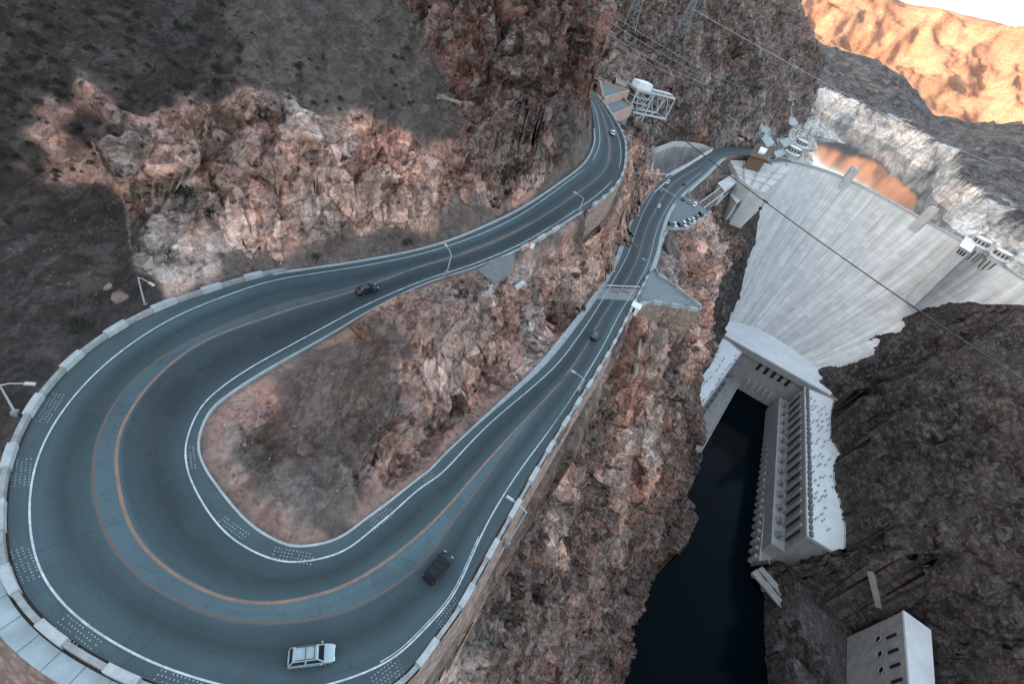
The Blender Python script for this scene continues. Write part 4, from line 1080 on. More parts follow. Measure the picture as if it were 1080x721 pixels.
rf += [(i * nc, (i + 1) * nc, b + 2 * i + 2, b + 2 * i) for i in range(NS - 1)] + [(i * nc + nc - 1, b + 2 * i + 1, b + 2 * i + 3, (i + 1) * nc + nc - 1) for i in range(NS - 1)]
mb = MB(); mb.v = rv; mb.f = rf; mb.mi = [0] * len(rf); road = mb.build('road', M_ASPH, smooth=True); tag(road, kind='structure')
ul = road.data.uv_layers.new(name='UVMap'); li = np.zeros(len(road.data.loops), np.int32); road.data.loops.foreach_get('vertex_index', li); ul.data.foreach_set('uv', np.array(ruv, np.float32)[li].ravel())
def paint(name, c, wear):
    k = NT(name); p = k.pos(); f = k.ramp(k.noise(p, 1.1, 6, .7), [(.3, 1 - wear), (.62, 1.0)]); return k.color(k.mix(k.math('SUBTRACT', 1.0, f), c, (.07, .085, .09)), .65)
M_WHITE = paint('white_paint', (.50, .55, .57), .65); M_YEL = paint('ochre_paint', (.23, .142, .098), .75); M_YEL2 = paint('faded_ochre_paint', (.105, .078, .068), .8)
def line_t(fn, k0, k1, w, mat, name='edge_line', off=0.0):
    """a painted line following the road at fraction fn(i) plus off metres"""
    i0, i1 = max(SO(k0), 0), min(SO(k1), NS - 1); a, c_ = [], []
    pts = np.array([RP(i, fn(i)) for i in range(i0, i1 + 1)]); pts = smooth_arr(pts, 3)
    if off: pts = offset_line(pts, off)
    o = strip(offset_line(pts, w / 2), offset_line(pts, -w / 2), .012, .012).build(name, mat, fix=True); o.parent = road; return o
line_t(lambda i: tl[i, 0], -2, 38, .2, M_WHITE); line_t(lambda i: tl[i, 3], -2, 38, .2, M_WHITE)
line_t(lambda i: tl[i, 0] + .31 / wid[i], 22.6, 26.6, .10, M_WHITE)
line_t(lambda i: tl[i, 1], 8.2, 29.8, .32, M_YEL2, 'centre_line'); line_t(lambda i: tl[i, 2], 8.2, 29.8, .38, M_YEL, 'centre_line')
for a, b_ in ((-2, 8.2), (29.8, 38)):
    line_t(lambda i: tl[i, 1], a, b_, .24, M_YEL, 'centre_line', .28); line_t(lambda i: tl[i, 2], a, b_, .24, M_YEL, 'centre_line', -.28)
def near_road(u, v, h=70):
    """sample index and fraction across the road under a direction of the photo"""
    best = None
    for _ in range(4):
        q = P(u, v, h); i = int(np.argmin(np.hypot(mid[:, 0] - q[0], mid[:, 1] - q[1]))); d = Ic[i] - Oc[i]; tq = float(np.dot((q - Oc[i])[:2], d[:2]) / np.dot(d[:2], d[:2])); h = CAM_Z - RP(i, min(max(tq, 0), 1))[2]
    return i, tq
def at_i(f):
    i = int(min(max(f, 0), NS - 2)); k = f - i; return i, k
for (u, v, rows_, n_) in ((50, 440, 4, 12), (22, 515, 5, 10), (35, 606, 5, 11), (101, 678, 6, 12), (205, 716, 4, 12), (239, 547, 3, 10), (313, 586, 4, 12), (393, 553, 5, 10), (423, 694, 6, 12), (480, 628, 3, 10), (440, 512, 4, 10), (205, 470, 3, 9)):
    i, tq = near_road(u, v, 65); mb = MB(); ds = s_len[min(i + 1, NS - 1)] - s_len[i]; tq = tl[i, 0] * .5 if tq < .5 else 1 - (1 - tl[i, 3]) * .5; q0 = RP(i, tq); tg = mid[min(i + 1, NS - 1)] - mid[max(i - 1, 0)]; tg /= np.hypot(*tg[:2]); pr = (Ic[i] - Oc[i]); pr /= np.hypot(*pr[:2])
    for a in range(rows_):
        for c_ in range(n_):
            if (a * 7 + c_ * 13 + int(u)) % 9 == 0: continue
            q = q0 + pr * ((a - rows_ / 2) * .42) + tg * ((c_ - n_ / 2) * .42); mb.add([(q[0] + math.cos(w_) * .085, q[1] + math.sin(w_) * .085, q[2] + .02) for w_ in np.linspace(0, 2 * math.pi, 7)[:-1]], [(0, 1, 2, 3, 4, 5)])
    mb.build('dot_marking', paint('worn_dots', (.34, .38, .40), .7) if 'worn_dots' not in bpy.data.materials else bpy.data.materials['worn_dots']).parent = road
# stop lines at the junction
for (a, b_) in (((690, 203), (705, 190)), ((697, 198), (713.5, 208))):
    qa, qb = P(*a, 89.8), P(*b_, 89.8); mb = MB(); mb.bar((qa[0], qa[1], 2.33), (qb[0], qb[1], 2.33), .7, .05); mb.build('stop_line', M_WHITE).parent = road
i0 = SO(32.55); i1 = SO(33.0)
mb = strip(Oc[i0:i1] * .985 + Ic[i0:i1] * .015, Ic[i0:i1] * .985 + Oc[i0:i1] * .015, .015, .015); mb.build('concrete_band', plain('band_concrete', (.22, .25, .26), .8, var=.3)).parent = road

# kerbs, footway, guard walls
M_KERB = plain('kerb_stone', (.30, .34, .355), .8, var=.25, scale=.6)
M_BLOCK = plain('wall_stone', (.26, .285, .29), .85, var=.35, scale=.8, bump=.3)
M_BLOCK2 = plain('wall_cap', (.34, .375, .385), .85, var=.25, scale=.8, bump=.2)
def stone(name, c):
    k = NT(name); p = k.pos(); br = k.n('ShaderNodeTexVoronoi'); br.inputs['Scale'].default_value = 1.1; k.l(k.mapping(p, (1, 1, 1.6)), br.inputs['Vector']); sc = k.n('ShaderNodeSeparateColor'); k.l(br.outputs['Color'], sc.inputs[0])
    col = k.mix(1, c, k.ramp(sc.outputs[0], [(0, .66), (1, 1.2)]), 'MULTIPLY'); col = k.mix(1, col, k.ramp(k.noise(p, .5, 5), [(.3, .75), (.7, 1.15)]), 'MULTIPLY'); col = k.mix(k.ramp(br.outputs['Distance'], [(.42, 0), (.62, .5)]), col, (.12, .11, .10))
    return k.color(col, .9, k.bump(sc.outputs[1], .4, .1))
M_STONE = stone('masonry', (.30, .215, .18))
def seg_o(k0, k1, off, step=1.0):
    l = Oc[SO(k0):SO(k1) + 1]; return resample(offset_line(l, off), step)
def seg_i(k0, k1, off, step=1.0):
    l = Ic[SO(k0):SO(k1) + 1]; return resample(offset_line(l, off), step)
# which side is outwards from O / I for offset_line
_t = np.gradient(Oc[:, :2], axis=0); _s = np.sign(-_t[300, 1] * (Oc - Ic)[300, 0] + _t[300, 0] * (Oc - Ic)[300, 1])
OUT = float(_s)
for k0, k1 in ((4.6, 36.5),):
    o = wall_mesh(seg_i(k0, k1, -OUT * .12), .3, -.4, .17).build('kerb', M_KERB); o.parent = road
o = wall_mesh(seg_o(1, 10, OUT * .25), .6, -.4, .16).build('kerb', M_KERB); o.parent = road
_a = seg_i(28.5, 36.2, -OUT * .3); _b = offset_line(_a, -OUT * 1.4); _w = np.clip(np.linspace(0, 5, len(_a)), 0, 1)[:, None]; _b = _a * (1 - _w) + _b * _w
o = strip(_a, _b, .06, .05).build('gutter', M_KERB); o.parent = road
o = strip(seg_o(33.6, 37.6, OUT * .1), offset_line(seg_o(33.6, 37.6, OUT * .1), OUT * 1.8), .15, .15).build('footway', M_KERB); o.parent = road
sw_in = seg_o(15.7, 22.6, OUT * 1.1); sw_out = offset_line(sw_in, OUT * 1.9)
sidewalk = strip(sw_in, sw_out, .12, .12); sidewalk = sidewalk.build('sidewalk', plain('footway_concrete', (.29, .36, .385), .8, var=.25, scale=.4)); tag(sidewalk, kind='structure')
mb = MB(); n_j = min(len(sw_in), len(sw_out))
for j_ in range(2, n_j - 1, 3): mb.bar(sw_in[j_] + [0, 0, .125], sw_out[j_] + [0, 0, .125], .07, .012)
o = mb.build('joint_line', plain('joint_tar', (.06, .07, .075), .9)); o.parent = sidewalk

def block_wall(label, line, period=8.0, cat='wall', h0=.75, h1=1.0):
    """a low guard wall in alternating panels and taller blocks"""
    L = resample(line, .5); n_ = max(1, int(len(L) * .5 / period)); root = empty('guard_wall', tuple(L[len(L) // 2])); tag(root, label, cat); per = len(L) / n_
    for a in range(n_):
        s0, s1, s2 = int(a * per), int(a * per + per * .56), min(int((a + 1) * per), len(L) - 1)
        kid(wall_mesh(L[s0:s1 + 1], .55, -.5, h0).build('wall_panel', M_BLOCK), root)
        kid(wall_mesh(L[s1:s2 + 1], .85, -.5, h1).build('wall_block', M_BLOCK2), root)
    return root
block_wall('long pale guard wall of stone blocks round the outside of the hairpin', seg_o(9.8, 33.4, OUT * .55))
block_wall('stone guard wall along the outer side of the upper road bend under the red crag', seg_i(-.6, 4.4, -OUT * .5), 6.0)
block_wall('low guard wall beside the pullout on the upper road', seg_i(5.0, 6.1, -OUT * .5), 6.0, h0=.5, h1=.65)

def batter(label, line, off, zt, zb, name='retaining_wall'):
    out = offset_line(line, off); n_ = len(line); root = strip(line, out, zt, zb); 
    root.add([(q[0], q[1], q[2] + zb) for q in line], []); o = root.build(name, M_STONE); tag(o, label, 'wall'); return o
batter('curved brown stone retaining wall below the hairpin footway', offset_line(seg_o(15.7, 22.5, OUT * 2.95), 0), OUT * 4.4, .05, -9.0)
batter('long sloping pinkish stone retaining wall below the lower road', seg_o(22.3, 30.8, OUT * 1.0), OUT * 1.35, .1, -5.0)
wl = seg_i(-1.5, 4.5, -OUT * .9); o = wall_mesh(wl, .8, -13, .1).build('retaining_wall', M_STONE); tag(o, 'tall stone retaining wall holding up the upper road bend', 'wall')

# paved terrace, car park, gravel pullout
M_PAVE = plain('terrace_paving', (.17, .205, .215), .85, var=.22, scale=.5); M_LOT = plain('lot_asphalt', (.135, .17, .18), .85, var=.25, scale=.4)
for nm, poly, h, m_ in (('terrace', TERRACE, 81, M_PAVE), ('parking_lot', PARKING, 89.5, M_LOT), ('pullout', PULLOUT, 58.5, plain('pullout_gravel', (.135, .15, .152), .9, var=.3, scale=.8))):
    mb = MB(); mb.prism([tuple(q[:2]) for q in poly], CAM_Z - h - 1.2, CAM_Z - h - .04); o = mb.build(nm, m_); tag(o, kind='structure')
def px_line(pts, h): return catmull([P(u, v, h) for u, v in pts], 8)
block_wall('white guard wall along the lake side of the paved terrace', resample([P(u, v, 81) for u, v in ((691, 284), (693.5, 290), (711.6, 302.5), (724, 313), (738, 323.5))], 1.0), 7.0)
ll = resample([P(u, v, 81) for u, v in ((738, 323.5), (738, 327.5), (720, 324.5), (704, 321), (686, 319), (673, 322.5), (664, 332), (652, 352))], 1.0)
block_wall('white guard wall along the near side of the paved terrace above the pink wall', ll, 7.0)
o = wall_mesh(ll[:int(len(ll) * .62)], .7, -11, -.4).build('retaining_wall', M_STONE); tag(o, 'pinkish retaining wall under the near edge of the paved terrace', 'wall')
block_wall('pale guard wall along the near edge of the small car park', resample([P(u, v, 89.5) for u, v in ((702, 241.5), (713, 241.5), (724, 241.5), (739, 231), (749, 224))], 1.0), 9.0)
block_wall('pale wall curving between the lower road and the rocky slope beyond it', resample([P(u, v, 86) for u, v in ((703, 243), (697, 258), (692, 270), (690, 283))], 1.0), 8.0)

# ------------------------------------------------------------------ street lamps
M_POLE = plain('lamp_pole_paint', (.42, .46, .47), .5, metal=.3, var=.12)
def height_for(b, v):
    """height above b at which a vertical through b reaches picture row v"""
    best = min(np.arange(2, 30, .1), key=lambda z: abs(to_px(np.array([[b[0], b[1], b[2] + z]]))[0, 1] - v)); return float(best)
def lamp(base, hgt, ang, label, arm=2.6):
    r = empty('street_lamp', tuple(base), ang); tag(r, label, 'street lamp', 'street lamps')
    mb = MB(); mb.box((0, 0, .35), (.7, .7, 1.1)); mb.build('base', M_BLOCK, r)
    mb = MB(); mb.tube([(0, 0, .3), (0, 0, hgt * .5), (0, 0, hgt)], [.16, .13, .10], 10); mb.build('pole', M_POLE, r, smooth=True)
    mb = MB(); mb.tube([(0, 0, hgt - .15), (arm * .35, 0, hgt + .30), (arm, 0, hgt + .48)], [.08, .07, .06], 8); mb.build('arm', M_POLE, r, smooth=True)
    mb = MB(); mb.box((arm + .45, 0, hgt + .47), (1.15, .44, .20), taper=.85); h_ = mb.build('lamp_head', M_POLE, r)
    mb = MB(); mb.box((arm + .5, 0, hgt + .345), (.8, .34, .05)); mb.build('lens', plain('lamp_lens', (.6, .65, .65), .25), h_)
    return r
def ang_to_road(q):
    i = int(np.argmin(np.hypot(mid[:, 0] - q[0], mid[:, 1] - q[1]))); d = mid[i] - q; return math.atan2(d[1], d[0])
for u, v, vt, h, lab in ((153, 323, 289, 65.3, 'tall grey street lamp outside the guard wall under the big pink rock bank'), (17, 437, 402, 65.3, 'grey street lamp by the start of the pale footway, left edge of the photo'),
                         (534.5, 574, 536, 70.5, 'street lamp standing below the stone wall of the lower road beside the black suv'), (471, 289, 266, 60.6, 'slim street lamp between the upper road and the rock island'),
                         (611, 221, 208, 53.8, 'street lamp leaning over the bend of the upper road under the red crag'), (610, 412, 399, 71.5, 'short street lamp on the guard wall of the lower road ahead of the barrier'),
                         (707.5, 299, 284, 81, 'thin street lamp on the wall in the middle of the paved terrace'), (724, 322, 310, 81, 'thin street lamp at the pointed end of the paved terrace'), (678, 292, 276, 82.5, 'thin street lamp where the terrace meets the lower road')):
    q = P(u, v, h); lamp(q - [0, 0, .2], height_for(q, vt) * .93, ang_to_road(q), lab)

# ------------------------------------------------------------------ vehicles
def paint_car(name, c, rough=.28):
    if name in MAT: return MAT[name]
    k = NT(name); k.b.inputs['Coat Weight'].default_value = .25; k.b.inputs['Coat Roughness'].default_value = .08; k.b.inputs['Metallic'].default_value = .25
    p = k.pos(); d = k.noise(p, 2.2, 5, .7); MAT[name] = k.color(k.mix(1, c, k.ramp(d, [(.3, .88), (.7, 1.05)]), 'MULTIPLY'), k.ramp(d, [(.3, rough), (.7, rough + .12)])); return MAT[name]
M_TYRE = plain('tyre_rubber', (.02, .02, .022), .85, var=.1); M_RIM = plain('wheel_rim', (.35, .37, .38), .35, metal=.7, var=.1); M_TRIM = plain('black_trim', (.018, .02, .022), .5, var=.1)
M_HEAD = plain('headlight_glass', (.72, .76, .78), .15, var=.05); M_TAIL = plain('tail_light_glass', (.28, .02, .018), .25, var=.05)
def sec(x, w_, z0, z1, n_=.12):
    return [(x, -w_ * .94, z0), (x, -w_, z0 + n_), (x, -w_, (z0 + z1) / 2), (x, -w_ * .97, z1 - .06), (x, -w_ * .80, z1), (x, w_ * .80, z1), (x, w_ * .97, z1 - .06), (x, w_, (z0 + z1) / 2), (x, w_, z0 + n_), (x, w_ * .94, z0)]
def make_car(name, label, body, suv=True, group=None, cat='car', black_roof=False):
    L, W, Ht = (4.85, .98, 1.76) if suv else (4.6, .92, 1.45); belt = 1.08 if suv else .92; r = empty(name); tag(r, label, cat, group); x = L / 2
    mb = MB(); mb.loft([sec(-x, W * .84, .45, belt * .86), sec(-x + .12, W * .95, .30, belt * .97), sec(-x + .7, W, .24, belt), sec(-.2, W, .22, belt), sec(x - 1.5, W, .24, belt * .99), sec(x - .9, W * .98, .25, belt * .93), sec(x - .28, W * .93, .28, belt * .82), sec(x, W * .78, .40, belt * .66)])
    bd = mb.build('body', body, r, smooth=True)
    rx0, rx1 = (-x + .42, .55) if suv else (-x + 1.15, .30); bx0, bx1 = (-x + .14, 1.28) if suv else (-x + .45, 1.25); wr = W * .76; hb = belt - .02; zt = Ht
    def cab(xb0, xb1, xt0, xt1, wb, wt, z0, z1): return [[(xb0, -wb, z0), (xb1, -wb, z0), (xb1, wb, z0), (xb0, wb, z0)], [(xt0, -wt, z1), (xt1, -wt, z1), (xt1, wt, z1), (xt0, wt, z1)]]
    mb = MB(); mb.loft(cab(bx0, bx1, rx0, rx1, W * .93, wr, hb, zt - .06)); mb.loft([[(a, b_ * .99, c_) for a, b_, c_ in cab(rx0, rx1, rx0, rx1, wr, wr, zt - .06, zt - .06)[0]], [(rx0 + .06, -wr * .93, zt), (rx1 - .1, -wr * .93, zt), (rx1 - .1, wr * .93, zt), (rx0 + .06, wr * .93, zt)]])
    mb.build('roof', M_TRIM if black_roof else body, r)
    def pane(nm, A, B, C, D, push):
        """glass set a little proud of the cabin"""
        A, B, C, D = [Vector(q) for q in (A, B, C, D)]; nn = (B - A).cross(D - A).normalized() * push; c0 = (A + B + C + D) / 4; qs = [c0 + (q - c0) * .86 for q in (A, B, C, D)]
        mb = MB(); mb.add([q + nn * k_ for k_ in (-.02, .012) for q in qs], [(0, 1, 2, 3), (7, 6, 5, 4), (0, 4, 5, 1), (1, 5, 6, 2), (2, 6, 7, 3), (3, 7, 4, 0)]); return mb.build(nm, M_GLASS, r)
    wb = W * .93; z1 = zt - .06
    pane('windshield', (bx1, -wb, hb), (bx1, wb, hb), (rx1, wr, z1), (rx1, -wr, z1), 1); pane('rear_window', (bx0, wb, hb), (bx0, -wb, hb), (rx0, -wr, z1), (rx0, wr, z1), 1)
    mx = (rx0 + rx1) / 2 + .1
    for s in (-1, 1):
        a = ((bx0, s * wb, hb), (mx, s * wb, hb), (mx, s * wr, z1), (rx0, s * wr, z1)); b2 = ((mx, s * wb, hb), (bx1, s * wb, hb), (rx1, s * wr, z1), (mx, s * wr, z1))
        for q in (a, b2): pane('side_window', *(q if s < 0 else q[::-1]), 1)
        mb = MB(); mb.box((bx1 - .28, s * (W + .11), belt + .06), (.16, .22, .16)); mb.build('mirror', body, r)
        mb = MB(); mb.box((x - .07, s * W * .62, belt * .62), (.16, .36, .14)); mb.build('headlight', M_HEAD, r)
        mb = MB(); mb.box((-x + .03, s * W * .78, belt * .80), (.10, .22, .24)); mb.build('tail_light', M_TAIL, r)
        if suv: mb = MB(); mb.bar((rx0 + .25, s * wr * .86, zt + .07), (rx1 - .25, s * wr * .86, zt + .07), .06, .06); mb.bar((rx0 + .3, s * wr * .86, zt - .02), (rx0 + .3, s * wr * .86, zt + .06), .06); mb.bar((rx1 - .3, s * wr * .86, zt - .02), (rx1 - .3, s * wr * .86, zt + .06), .06); mb.build('roof_rail', M_TRIM, r)
        for wx in (-x + .95, x - .95):
            mb = MB(); mb.tube([(wx, s * (W - .24), .34), (wx, s * (W + .02), .34)], .345, 18); wh = mb.build('wheel', M_TYRE, r); mb = MB(); mb.tube([(wx, s * (W - .02), .34), (wx, s * (W + .035), .34)], .21, 12); mb.build('rim', M_RIM, wh)
    mb = MB(); mb.box((x - .02, 0, belt * .56), (.12, W * .9, .18)); mb.build('grille', M_TRIM, r); mb = MB(); mb.box((-x + .0, 0, .46), (.14, W * 1.5, .2)); mb.build('bumper', M_TRIM, r)
    if suv:
        for k_ in (-.75, .15): mb = MB(); mb.bar((k_, -wr * .9, zt + .11), (k_, wr * .9, zt + .11), .07, .05); mb.build('roof_bar', M_TRIM, r)
    return r
P_SILVER = paint_car('silver_paint', (.28, .35, .38)); P_BLACK = plain('black_paint', (.008, .011, .013), .32, var=.1, spec=.25); P_DARK = paint_car('dark_teal_paint', (.030, .048, .056)); P_WHITE = paint_car('white_car_paint', (.72, .74, .74)); P_GREY = paint_car('grey_car_paint', (.20, .23, .25)); P_RED = paint_car('maroon_car_paint', (.12, .03, .03))
def on_road(o, u, v, h, back=False, turn=0.0):
    i, tq = near_road(u, v, h); q = RP(i, tq); d = mid[min(i + 1, NS - 1)] - mid[max(i - 1, 0)]; a = math.atan2(d[1], d[0]) + (math.pi if back else 0) + turn
    o.location = tuple(q + [0, 0, .012]); o.rotation_euler = (0, -math.atan2(d[2], math.hypot(d[0], d[1])) * (-1 if back else 1), a)
c1 = make_car('suv', 'silver suv with roof rails driving round the outer lane of the hairpin', P_SILVER); on_road(c1, 328, 693, 64)
c2 = make_car('suv', 'black suv climbing out of the hairpin on the wide lower bend', P_BLACK); on_road(c2, 467, 596, 66)
c3 = make_car('sedan', 'dark teal sedan on the inner lane where the hairpin joins the upper road', P_DARK, suv=False); on_road(c3, 387, 307, 64, True)
c4 = make_car('suv', 'dark suv driving away on the lower road just before the barrier', P_DARK); on_road(c4, 628, 357, 75)
c5 = make_car('sedan', 'white sedan on the upper road bend under the red crag', P_WHITE, suv=False, black_roof=False); on_road(c5, 646, 142, 47, True)
def small_car(body, suv):
    """cars half a kilometre away: one mesh of body, glass and wheels"""
    L, W, Ht, belt = (4.8, .98, 1.75, 1.05) if suv else (4.5, .9, 1.45, .92); x = L / 2; mb = MB()
    mb.loft([sec(-x, W * .86, .4, belt * .92), sec(-x + .5, W, .25, belt), sec(x - 1.2, W, .25, belt), sec(x, W * .82, .4, belt * .7)]); a = -x + .35 if suv else -x + 1.1
    mb.loft([[(a - .3, -W * .9, belt - .02), (1.2, -W * .9, belt - .02), (1.2, W * .9, belt - .02), (a - .3, W * .9, belt - .02)], [(a, -W * .76, Ht - .08), (.5, -W * .76, Ht - .08), (.5, W * .76, Ht - .08), (a, W * .76, Ht - .08)]], 1)
    mb.box((a / 2 + .25, 0, Ht - .04), (.5 - a, W * 1.5, .1))
    for s in (-1, 1):
        for wx in (-x + .9, x - .9): mb.tube([(wx, s * (W - .22), .33), (wx, s * (W + .02), .33)], .33, 10, 2)
    return mb.build('parked_car', [body, M_GLASS, M_TYRE])
protos = {}
def far_car(col, suv, q, a, label, group='cars by the spillway bridge', name='parked_car'):
    key = (col.name, suv)
    if key not in protos: o = protos[key] = small_car(col, suv)
    else: o = protos[key].copy(); COL.objects.link(o)
    o.name = name; o.location = tuple(q); o.rotation_euler = (0, 0, a); tag(o, label, 'car', group); return o
def dir_px(u0, v0, u1, v1, h):
    a, b_ = P(u0, v0, h), P(u1, v1, h); return math.atan2(b_[1] - a[1], b_[0] - a[0])
for u, v, col, suv, back, lab in ((697, 221, P_WHITE, False, False, 'small white car in the right lane of the lower road just short of the junction'), (697, 202, P_GREY, False, True, 'grey car waiting at the white stop line of the junction'),
                                  (704.5, 193, P_WHITE, True, True, 'white suv turning at the near end of the spillway bridge'), (722, 195, P_DARK, False, False, 'dark car on the near end of the spillway bridge'), (743, 167, P_GREY, False, True, 'grey car at the far end of the spillway bridge')):
    i, tq = near_road(u, v, 90); q = RP(i, min(max(tq, .1), .9)); d = mid[min(i + 1, NS - 1)] - mid[max(i - 1, 0)]; far_car(col, suv, q + [0, 0, .012], math.atan2(d[1], d[0]) + (math.pi if back else 0), lab, name='car')
a_row = dir_px(712, 228, 722, 240, 89.5)
for u, v, col, suv, lab in ((705.5, 236, P_DARK, False, 'dark parked car nearest the lower road in the near row of the car park'), (711, 237.5, P_WHITE, False, 'white parked car second from the lower road in the near row of the car park'), (716.5, 238, P_BLACK, False, 'black parked car in the near row of the car park between two white ones'),
                            (721, 237.5, P_WHITE, True, 'white suv in the middle of the near row of the car park'), (726, 235, P_SILVER, True, 'silver suv in the near row of the car park'), (730.5, 232.5, P_WHITE, False, 'white parked car near the cliff end of the near row of the car park'), (735, 230, P_GREY, False, 'grey parked car second from the cliff in the near row of the car park'),
                            (739, 227.5, P_BLACK, True, 'black suv at the cliff end of the near row of the car park')):
    far_car(col, suv, P(u, v, 89.54), a_row, lab)
a_row2 = dir_px(719, 209, 712, 219, 89.5)
for u, v, col, suv, lab in ((720, 211, P_DARK, True, 'dark suv nearest the bridge in the far row of the car park'), (726, 214, P_GREY, False, 'grey car in the middle of the far row of the car park'), (732, 217, P_WHITE, True, 'white suv at the cliff end of the far row of the car park')):
    far_car(col, suv, P(u, v, 89.54), a_row2, lab)
for u, v, col, lab in ((780, 154, P_BLACK, 'black car parked at the foot of the grey cliff beside the dam road'), (789, 153, P_WHITE, 'white car parked behind the brown building at the dam')):
    q = P(u, v, 91.5); q[2] = max(ground(q[0], q[1]), .3); far_car(col, True, q, 1.0, lab)
for (u, v, lab) in ((815, 512, 'white van on the deck road of the far powerhouse wing, upstream one'), (812, 552, 'white van on the deck road of the far powerhouse wing near its open end')):
    q = P(u, v, DZ); van = far_car(P_WHITE, True, (q[0], q[1], ZD), angK, lab, 'vans on the powerhouse deck', 'van'); van.scale = (1.25, 1.15, 1.35); van['category'] = 'van'

# ------------------------------------------------------------------ spillway and its bridge
root = empty('spillway', tuple(np.mean(SPILL, 0))); tag(root, 'grey concrete spillway basin like a scooped bowl beside the bridge', 'spillway')
rim = smooth_arr(resample(np.vstack([SPILL, SPILL[:1]]), 2.5), 3); rim[-1] = rim[0]; cen = rim.mean(0); zrim = CAM_Z - 91.5
mb = MB(); rings = []
for f, dz in ((1.0, .2), (.985, -2.5), (.93, -9), (.82, -16), (.66, -21), (.45, -24), (.2, -25)):
    rings.append([(cen[0] + (q[0] - cen[0]) * f, cen[1] + (q[1] - cen[1]) * f, zrim + dz) for q in rim[:-1]])
mb.loft(rings, caps=False); mb.add([], []); mb.f.append(tuple(range(len(mb.v) - len(rim) + 1, len(mb.v)))); mb.mi.append(0)
def streaked(name, c):
    k = NT(name); p = k.pos(); f = k.noise(k.mapping(p, (.25, .25, .03)), 1.0, 6, .7); g = k.noise(p, .12, 4)
    return k.color(k.mix(1, k.mix(1, c, k.ramp(f, [(.3, .55), (.65, 1.15)]), 'MULTIPLY'), k.ramp(g, [(.3, .75), (.7, 1.15)]), 'MULTIPLY'), .85)
kid(mb.build('basin', streaked('streaked_concrete', (.30, .29, .28)), fix=False, smooth=True), root)
kid(wall_mesh(rim, 1.6, -3, .9).build('rim_wall', M_CONC), root)
root = empty('road_bridge', tuple(mid[SO(38)])); tag(root, 'concrete road bridge crossing in front of the spillway basin', 'bridge')
for nm, ln in (('parapet', offset_line(resample(Ic[SO(37.0):SO(39.2)], 1.5), -OUT * .35)), ('parapet', offset_line(resample(Oc[SO(37.0):SO(39.2)], 1.5), OUT * 2.2))):
    kid(wall_mesh(ln, .45, -.9, 1.1).build(nm, M_CONC), root)
a = resample(Oc[SO(37.0):SO(39.2)], 1.5); kid(strip(offset_line(a, OUT * .1), offset_line(a, OUT * 2.2), .16, .16).build('walkway', M_KERB), root)
for side, ln in (('I', Ic), ('O', Oc)):
    q = resample(ln[SO(37.0):SO(39.2)], 1.5); n_ = len(q); f = np.linspace(0, 1, n_); drop = 1.2 + 6.5 * np.abs(2 * ((f * 3) % 1) - 1) ** 2.2; ln2 = offset_line(q, (-OUT if side == 'I' else OUT) * .1); inn_ = offset_line(ln2, (OUT if side == 'I' else -OUT) * 1.2)
    mb = MB(); mb.v = []; vs = []
    for g in (ln2, inn_):
        vs += [(x[0], x[1], x[2] - .25) for x in g] + [(x[0], x[1], x[2] - d_) for x, d_ in zip(g, drop)]
    fs = []
    for i in range(n_ - 1): fs += [(i, i + 1, n_ + i + 1, n_ + i), (2 * n_ + i, 3 * n_ + i, 3 * n_ + i + 1, 2 * n_ + i + 1), (n_ + i, n_ + i + 1, 3 * n_ + i + 1, 3 * n_ + i)]
    mb.add(vs, fs); kid(mb.build('arch_girder', M_CONC2), root)
for f in (0.0, 1 / 3, 2 / 3, 1.0):
    i = int(SO(37.0) + f * (SO(39.2) - SO(37.0))); q = mid[i]; d = mid[min(i + 1, NS - 1)] - mid[i - 1]; mb = MB(); mb.box((q[0], q[1], q[2] - 13), (2.6, wid[i] * .9, 24), math.atan2(d[1], d[0])); kid(mb.build('pier', M_CONC2), root)

# ------------------------------------------------------------------ dam end: abutment blocks, brown building, intake towers
apr = [P(u, v, 92.5) for u, v in ((770, 169), (800, 170), (834, 178), (822, 189), (806, 203), (793, 198), (780, 188))]
root = empty('abutment_block', tuple(np.mean(apr, 0))); tag(root, 'pale stepped concrete block between the end of the bridge and the dam face', 'abutment')
mb = MB(); mb.prism([tuple(q[:2]) for q in apr], -32, -.6); kid(mb.build('block', M_CONC), root)
for f in (.3, .55, .8):
    a_, b_ = apr[0] * (1 - f) + apr[6] * f, apr[2] * (1 - f) + apr[4] * f; mb = MB(); mb.bar((a_[0], a_[1], -.2), (b_[0], b_[1], -.2), 1.1, 1.2); kid(mb.build('cross_wall', M_CONC), root)
for f in (.2, .5, .8):
    a_, b_ = apr[0] * (1 - f) + apr[2] * f, apr[6] * (1 - f) + apr[4] * f; mb = MB(); mb.bar((a_[0], a_[1], -.25), (b_[0], b_[1], -.25), .9, 1.0); kid(mb.build('cross_wall', M_CONC2), root)
def roof_poly(px, h): return [tuple(P(u, v, h)[:2]) for u, v in px]
bz = CAM_Z - 82
bp = roof_poly(((798.5, 152), (815, 158.5), (808, 169), (791, 164.5)), 82); bc = np.mean(bp, 0)
root = empty('building', (*bc, 0)); tag(root, 'low brown building with a white roof light at the end of the dam', 'building')
mb = MB(); mb.prism(bp, -2, bz); kid(mb.build('wall', plain('brown_plaster', (.16, .088, .062), .85, var=.2, scale=.4)), root)
mb = MB(); mb.prism([tuple(bc + (np.array(q) - bc) * 1.06) for q in bp], bz, bz + .7); kid(mb.build('roof', plain('brown_roof', (.115, .066, .05), .85, var=.3, scale=.3)), root)
mb = MB(); mb.prism([tuple(bc + (np.array(q) - bc) * .42) for q in bp], bz + .7, bz + 2.2); kid(mb.build('roof_light', M_ROOF), root)
